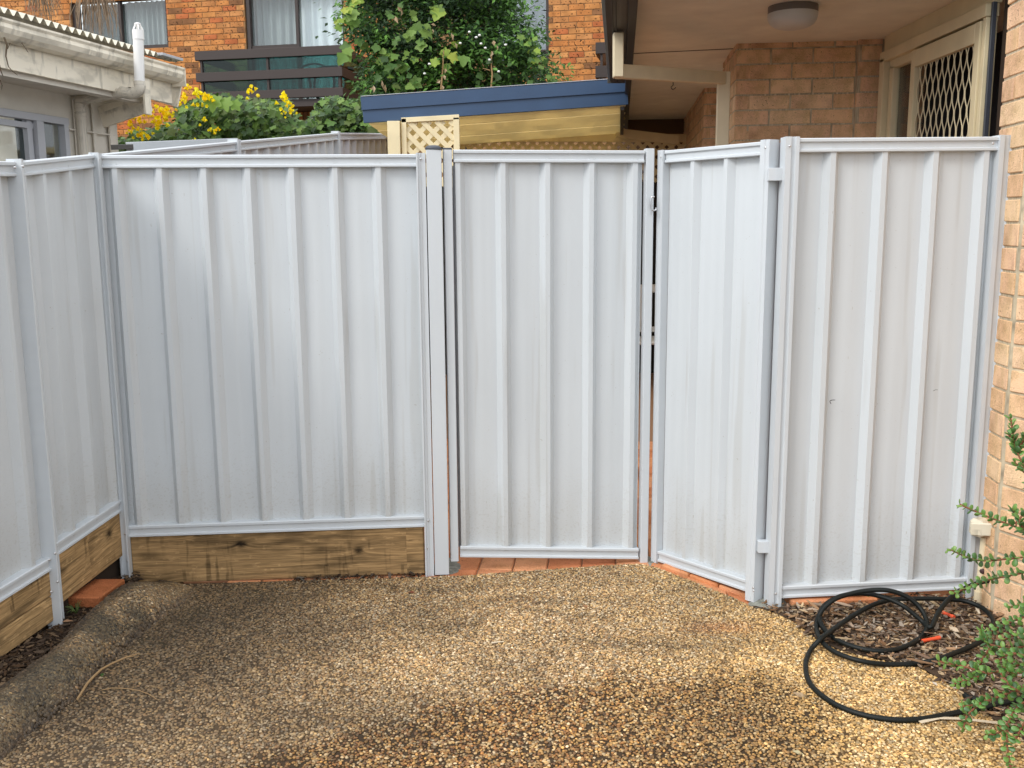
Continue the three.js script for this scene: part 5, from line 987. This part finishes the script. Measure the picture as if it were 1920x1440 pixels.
// ---------------------------------------------------------------- loose things on the ground
{ // loose brick behind the kerb
  const y = 0.09, A = G(122, 1120, y), B = G(185, 1120, y), C = G(236, 1085, y), D = G(173, 1085, y);
  const u = B.clone().sub(A), v = D.clone().sub(A), n = V(0, 1, 0), g = chamferBox(1, 0.045, 1, 0.006, 0);
  const q = toBasis(chamferBox(u.length(), 0.045, v.length(), 0.005, 0.0008), A.clone().add(C).multiplyScalar(0.5).setY(y - 0.022), u.clone().normalize(), n, v.clone().normalize().negate());
  solo('loose_brick', uvBox(q), M.looseBrick, 'loose orange paving brick lying between the left fence and kerb', 'brick');
}
{ // hose
  const z = (X, Y, h) => G(1440 + X / 4, 1060 + Y / 4, h + (X > 380 && Y < 720 ? 0.014 : 0.002)), r = 0.0086;
  const path = [[2020, 190, 0.1], [1920, 150, 0.13], [1840, 120, 0.13], [1740, 108, 0.12], [1640, 118, 0.11], [1540, 145, 0.1], [1440, 190, 0.085], [1370, 240, 0.07], [1300, 320, 0.055], [1255, 400, 0.04], [1222, 462, 0.03], [1195, 462, 0.026], [1165, 428, 0.03], [1100, 370, 0.05], [1010, 302, 0.075], [900, 250, 0.085], [760, 215, 0.085], [640, 212, 0.08], [520, 240, 0.07], [430, 295, 0.05], [388, 360, 0.035], [395, 430, 0.025], [440, 500, 0.02], [520, 560, 0.016], [640, 610, 0.014], [800, 642, 0.014], [940, 636, 0.014], [1080, 585, 0.016], [1170, 510, 0.018], [1192, 430, 0.03], [1150, 330, 0.06], [1050, 240, 0.095], [900, 188, 0.115], [760, 188, 0.11], [640, 208, 0.1], [500, 255, 0.085], [415, 325, 0.055], [370, 410, 0.035], [365, 480, 0.028], [390, 550, 0.024], [440, 610, 0.018], [540, 668, 0.015], [700, 718, 0.014], [900, 743, 0.014], [1100, 738, 0.014], [1250, 712, 0.016], [1420, 650, 0.022], [1560, 590, 0.026], [1650, 525, 0.03], [1695, 440, 0.03], [1660, 365, 0.03], [1580, 305, 0.034], [1460, 264, 0.04], [1300, 252, 0.044], [1100, 250, 0.044], [950, 256, 0.04], [820, 285, 0.035], [700, 340, 0.03], [560, 430, 0.032], [470, 495, 0.038], [395, 552, 0.036], [330, 622, 0.022], [290, 705, 0.015], [285, 790, 0.014], [312, 880, 0.014], [385, 962, 0.014], [500, 1040, 0.014], [640, 1100, 0.014], [800, 1140, 0.014], [980, 1160, 0.014], [1150, 1153, 0.014], [1300, 1128, 0.016], [1450, 1098, 0.02], [1600, 1068, 0.024], [1750, 1035, 0.03], [1900, 1000, 0.035], [2050, 960, 0.04]].map((a) => z(...a));
  const t = thing('garden_hose', 'black garden hose lying in tangled loops on mulch and driveway', 'hose');
  part('tube', new THREE.TubeGeometry(new THREE.CatmullRomCurve3(path, false, 'centripetal'), 700, r, 12, false), M.hose, t);
  part('end', tube([z(1478, 975, 0.02), z(1500, 990, 0.02), z(1540, 1000, 0.02), z(1600, 1020, 0.02)], 0.0098, 16, 12), M.hose, t);
}
for (const [a, b, l] of [[[1763, 1146], [1788, 1157], 'red plastic peg in the mulch, the one farther from us'], [[1728, 1202], [1761, 1196], 'red plastic peg in the mulch nearest the hose']]) {
  const A = G(...a, 0.026), B = G(...b, 0.026), t = thing('plastic_peg', l, 'peg', null, 'red plastic pegs in the mulch');
  part('shaft', polyTube([A, B], 0.0065, 10), M.orange, t); part('knob', polyTube([B.clone().lerp(A, 0.16), B.clone().lerp(A, -0.03)], 0.0078, 10), M.orange, t);
}
{ const p = [[1725, 1354], [1760, 1346], [1800, 1347], [1860, 1354], [1935, 1360]].map(([x, y]) => G(x, y, 0.018)); const gs = []; for (let i = 0; i + 1 < p.length; i++) gs.push(bar(p[i], p[i + 1].clone().lerp(p[i], -0.02), 0.013, 0.0015)); solo('plastic_strap', gs, M.strap, 'flat cream strap end beside the hose at the right edge', 'strap'); }
solo('fallen_stick', [...polyTube([[145, 1311], [152, 1300], [163, 1282], [176, 1268], [190, 1255], [208, 1245], [228, 1236], [246, 1229], [262, 1225]].map(([x, y]) => G(x, y, 0.024)), [0.0035, 0.004, 0.0045, 0.0045, 0.004, 0.0035, 0.003, 0.002, 0.0012], 6), ...polyTube([[238, 1232], [248, 1231], [258, 1226]].map(([x, y]) => G(x, y, 0.025)), [0.002, 0.0015, 0.001])], M.stick, 'long bent brown stick lying at the foot of the kerb', 'stick');
solo('fallen_twig', polyTube([[190, 1294], [210, 1290], [238, 1291], [262, 1295], [280, 1302], [296, 1312]].map(([x, y]) => G(x, y, 0.012)), [0.0012, 0.0015, 0.0016, 0.0014, 0.0012, 0.0008], 5), M.stick, 'thin pale twig on the driveway right of the long stick', 'twig');
solo('fallen_twig', polyTube([[922, 1206], [932, 1204], [945, 1203]].map(([x, y]) => G(x, y, 0.012)), [0.0025, 0.003, 0.002], 6), M.strap, 'short pale twig alone in the middle of the driveway', 'twig');
function dropped(x, y, s, mat, turn, label, lift = 0.012) { const g = SIMPLE.clone().scale(s, s, s); g.rotateX(0.12); g.rotateY(turn); const p = G(x, y, lift); g.translate(p.x, p.y, p.z); solo('fallen_leaf', g, mat, label, 'leaf'); }
dropped(1092, 1135, 0.03, leafMat([0.35, 0.17, 0.08], 0.1), 1, 'brown fallen leaf on the driveway in front of the gate');
dropped(1486, 1298, 0.05, LMdry[0], 0.9, 'curled grey brown leaf on the driveway left of the hose loop');
dropped(116, 1166, 0.04, leafMat([0.36, 0.2, 0.11], 0.1), 2.2, 'tan fallen leaf at the foot of the left fence post', 0.06);
dropped(765, 1110, 0.035, leafMat([0.2, 0.06, 0.03], 0.1), 1.6, 'reddish dark leaf on the driveway below the wide panel');
dropped(1485, 1408, 0.034, leafMat([0.5, 0.44, 0.26], 0.2), 1.2, 'pale leaf near the bottom of the driveway');
dropped(1748, 1278, 0.024, leafMat([0.66, 0.58, 0.48], 0.2), 0.3, 'cream leaf scrap between the hose and succulent');
dropped(192, 1262, 0.022, LM[1], 0.3, 'small green leaf touching the long stick');
dropped(183, 1272, 0.02, LMdry[1], 2.1, 'small pale leaf just below the green one by the stick');

// ---------------------------------------------------------------- draw
const renderer = new THREE.WebGLRenderer({ antialias: true });
renderer.setSize(1024, 768);
renderer.shadowMap.enabled = true;
renderer.toneMapping = THREE.LinearToneMapping;
renderer.toneMappingExposure = EXPOSURE;
renderer.render(scene, camera);
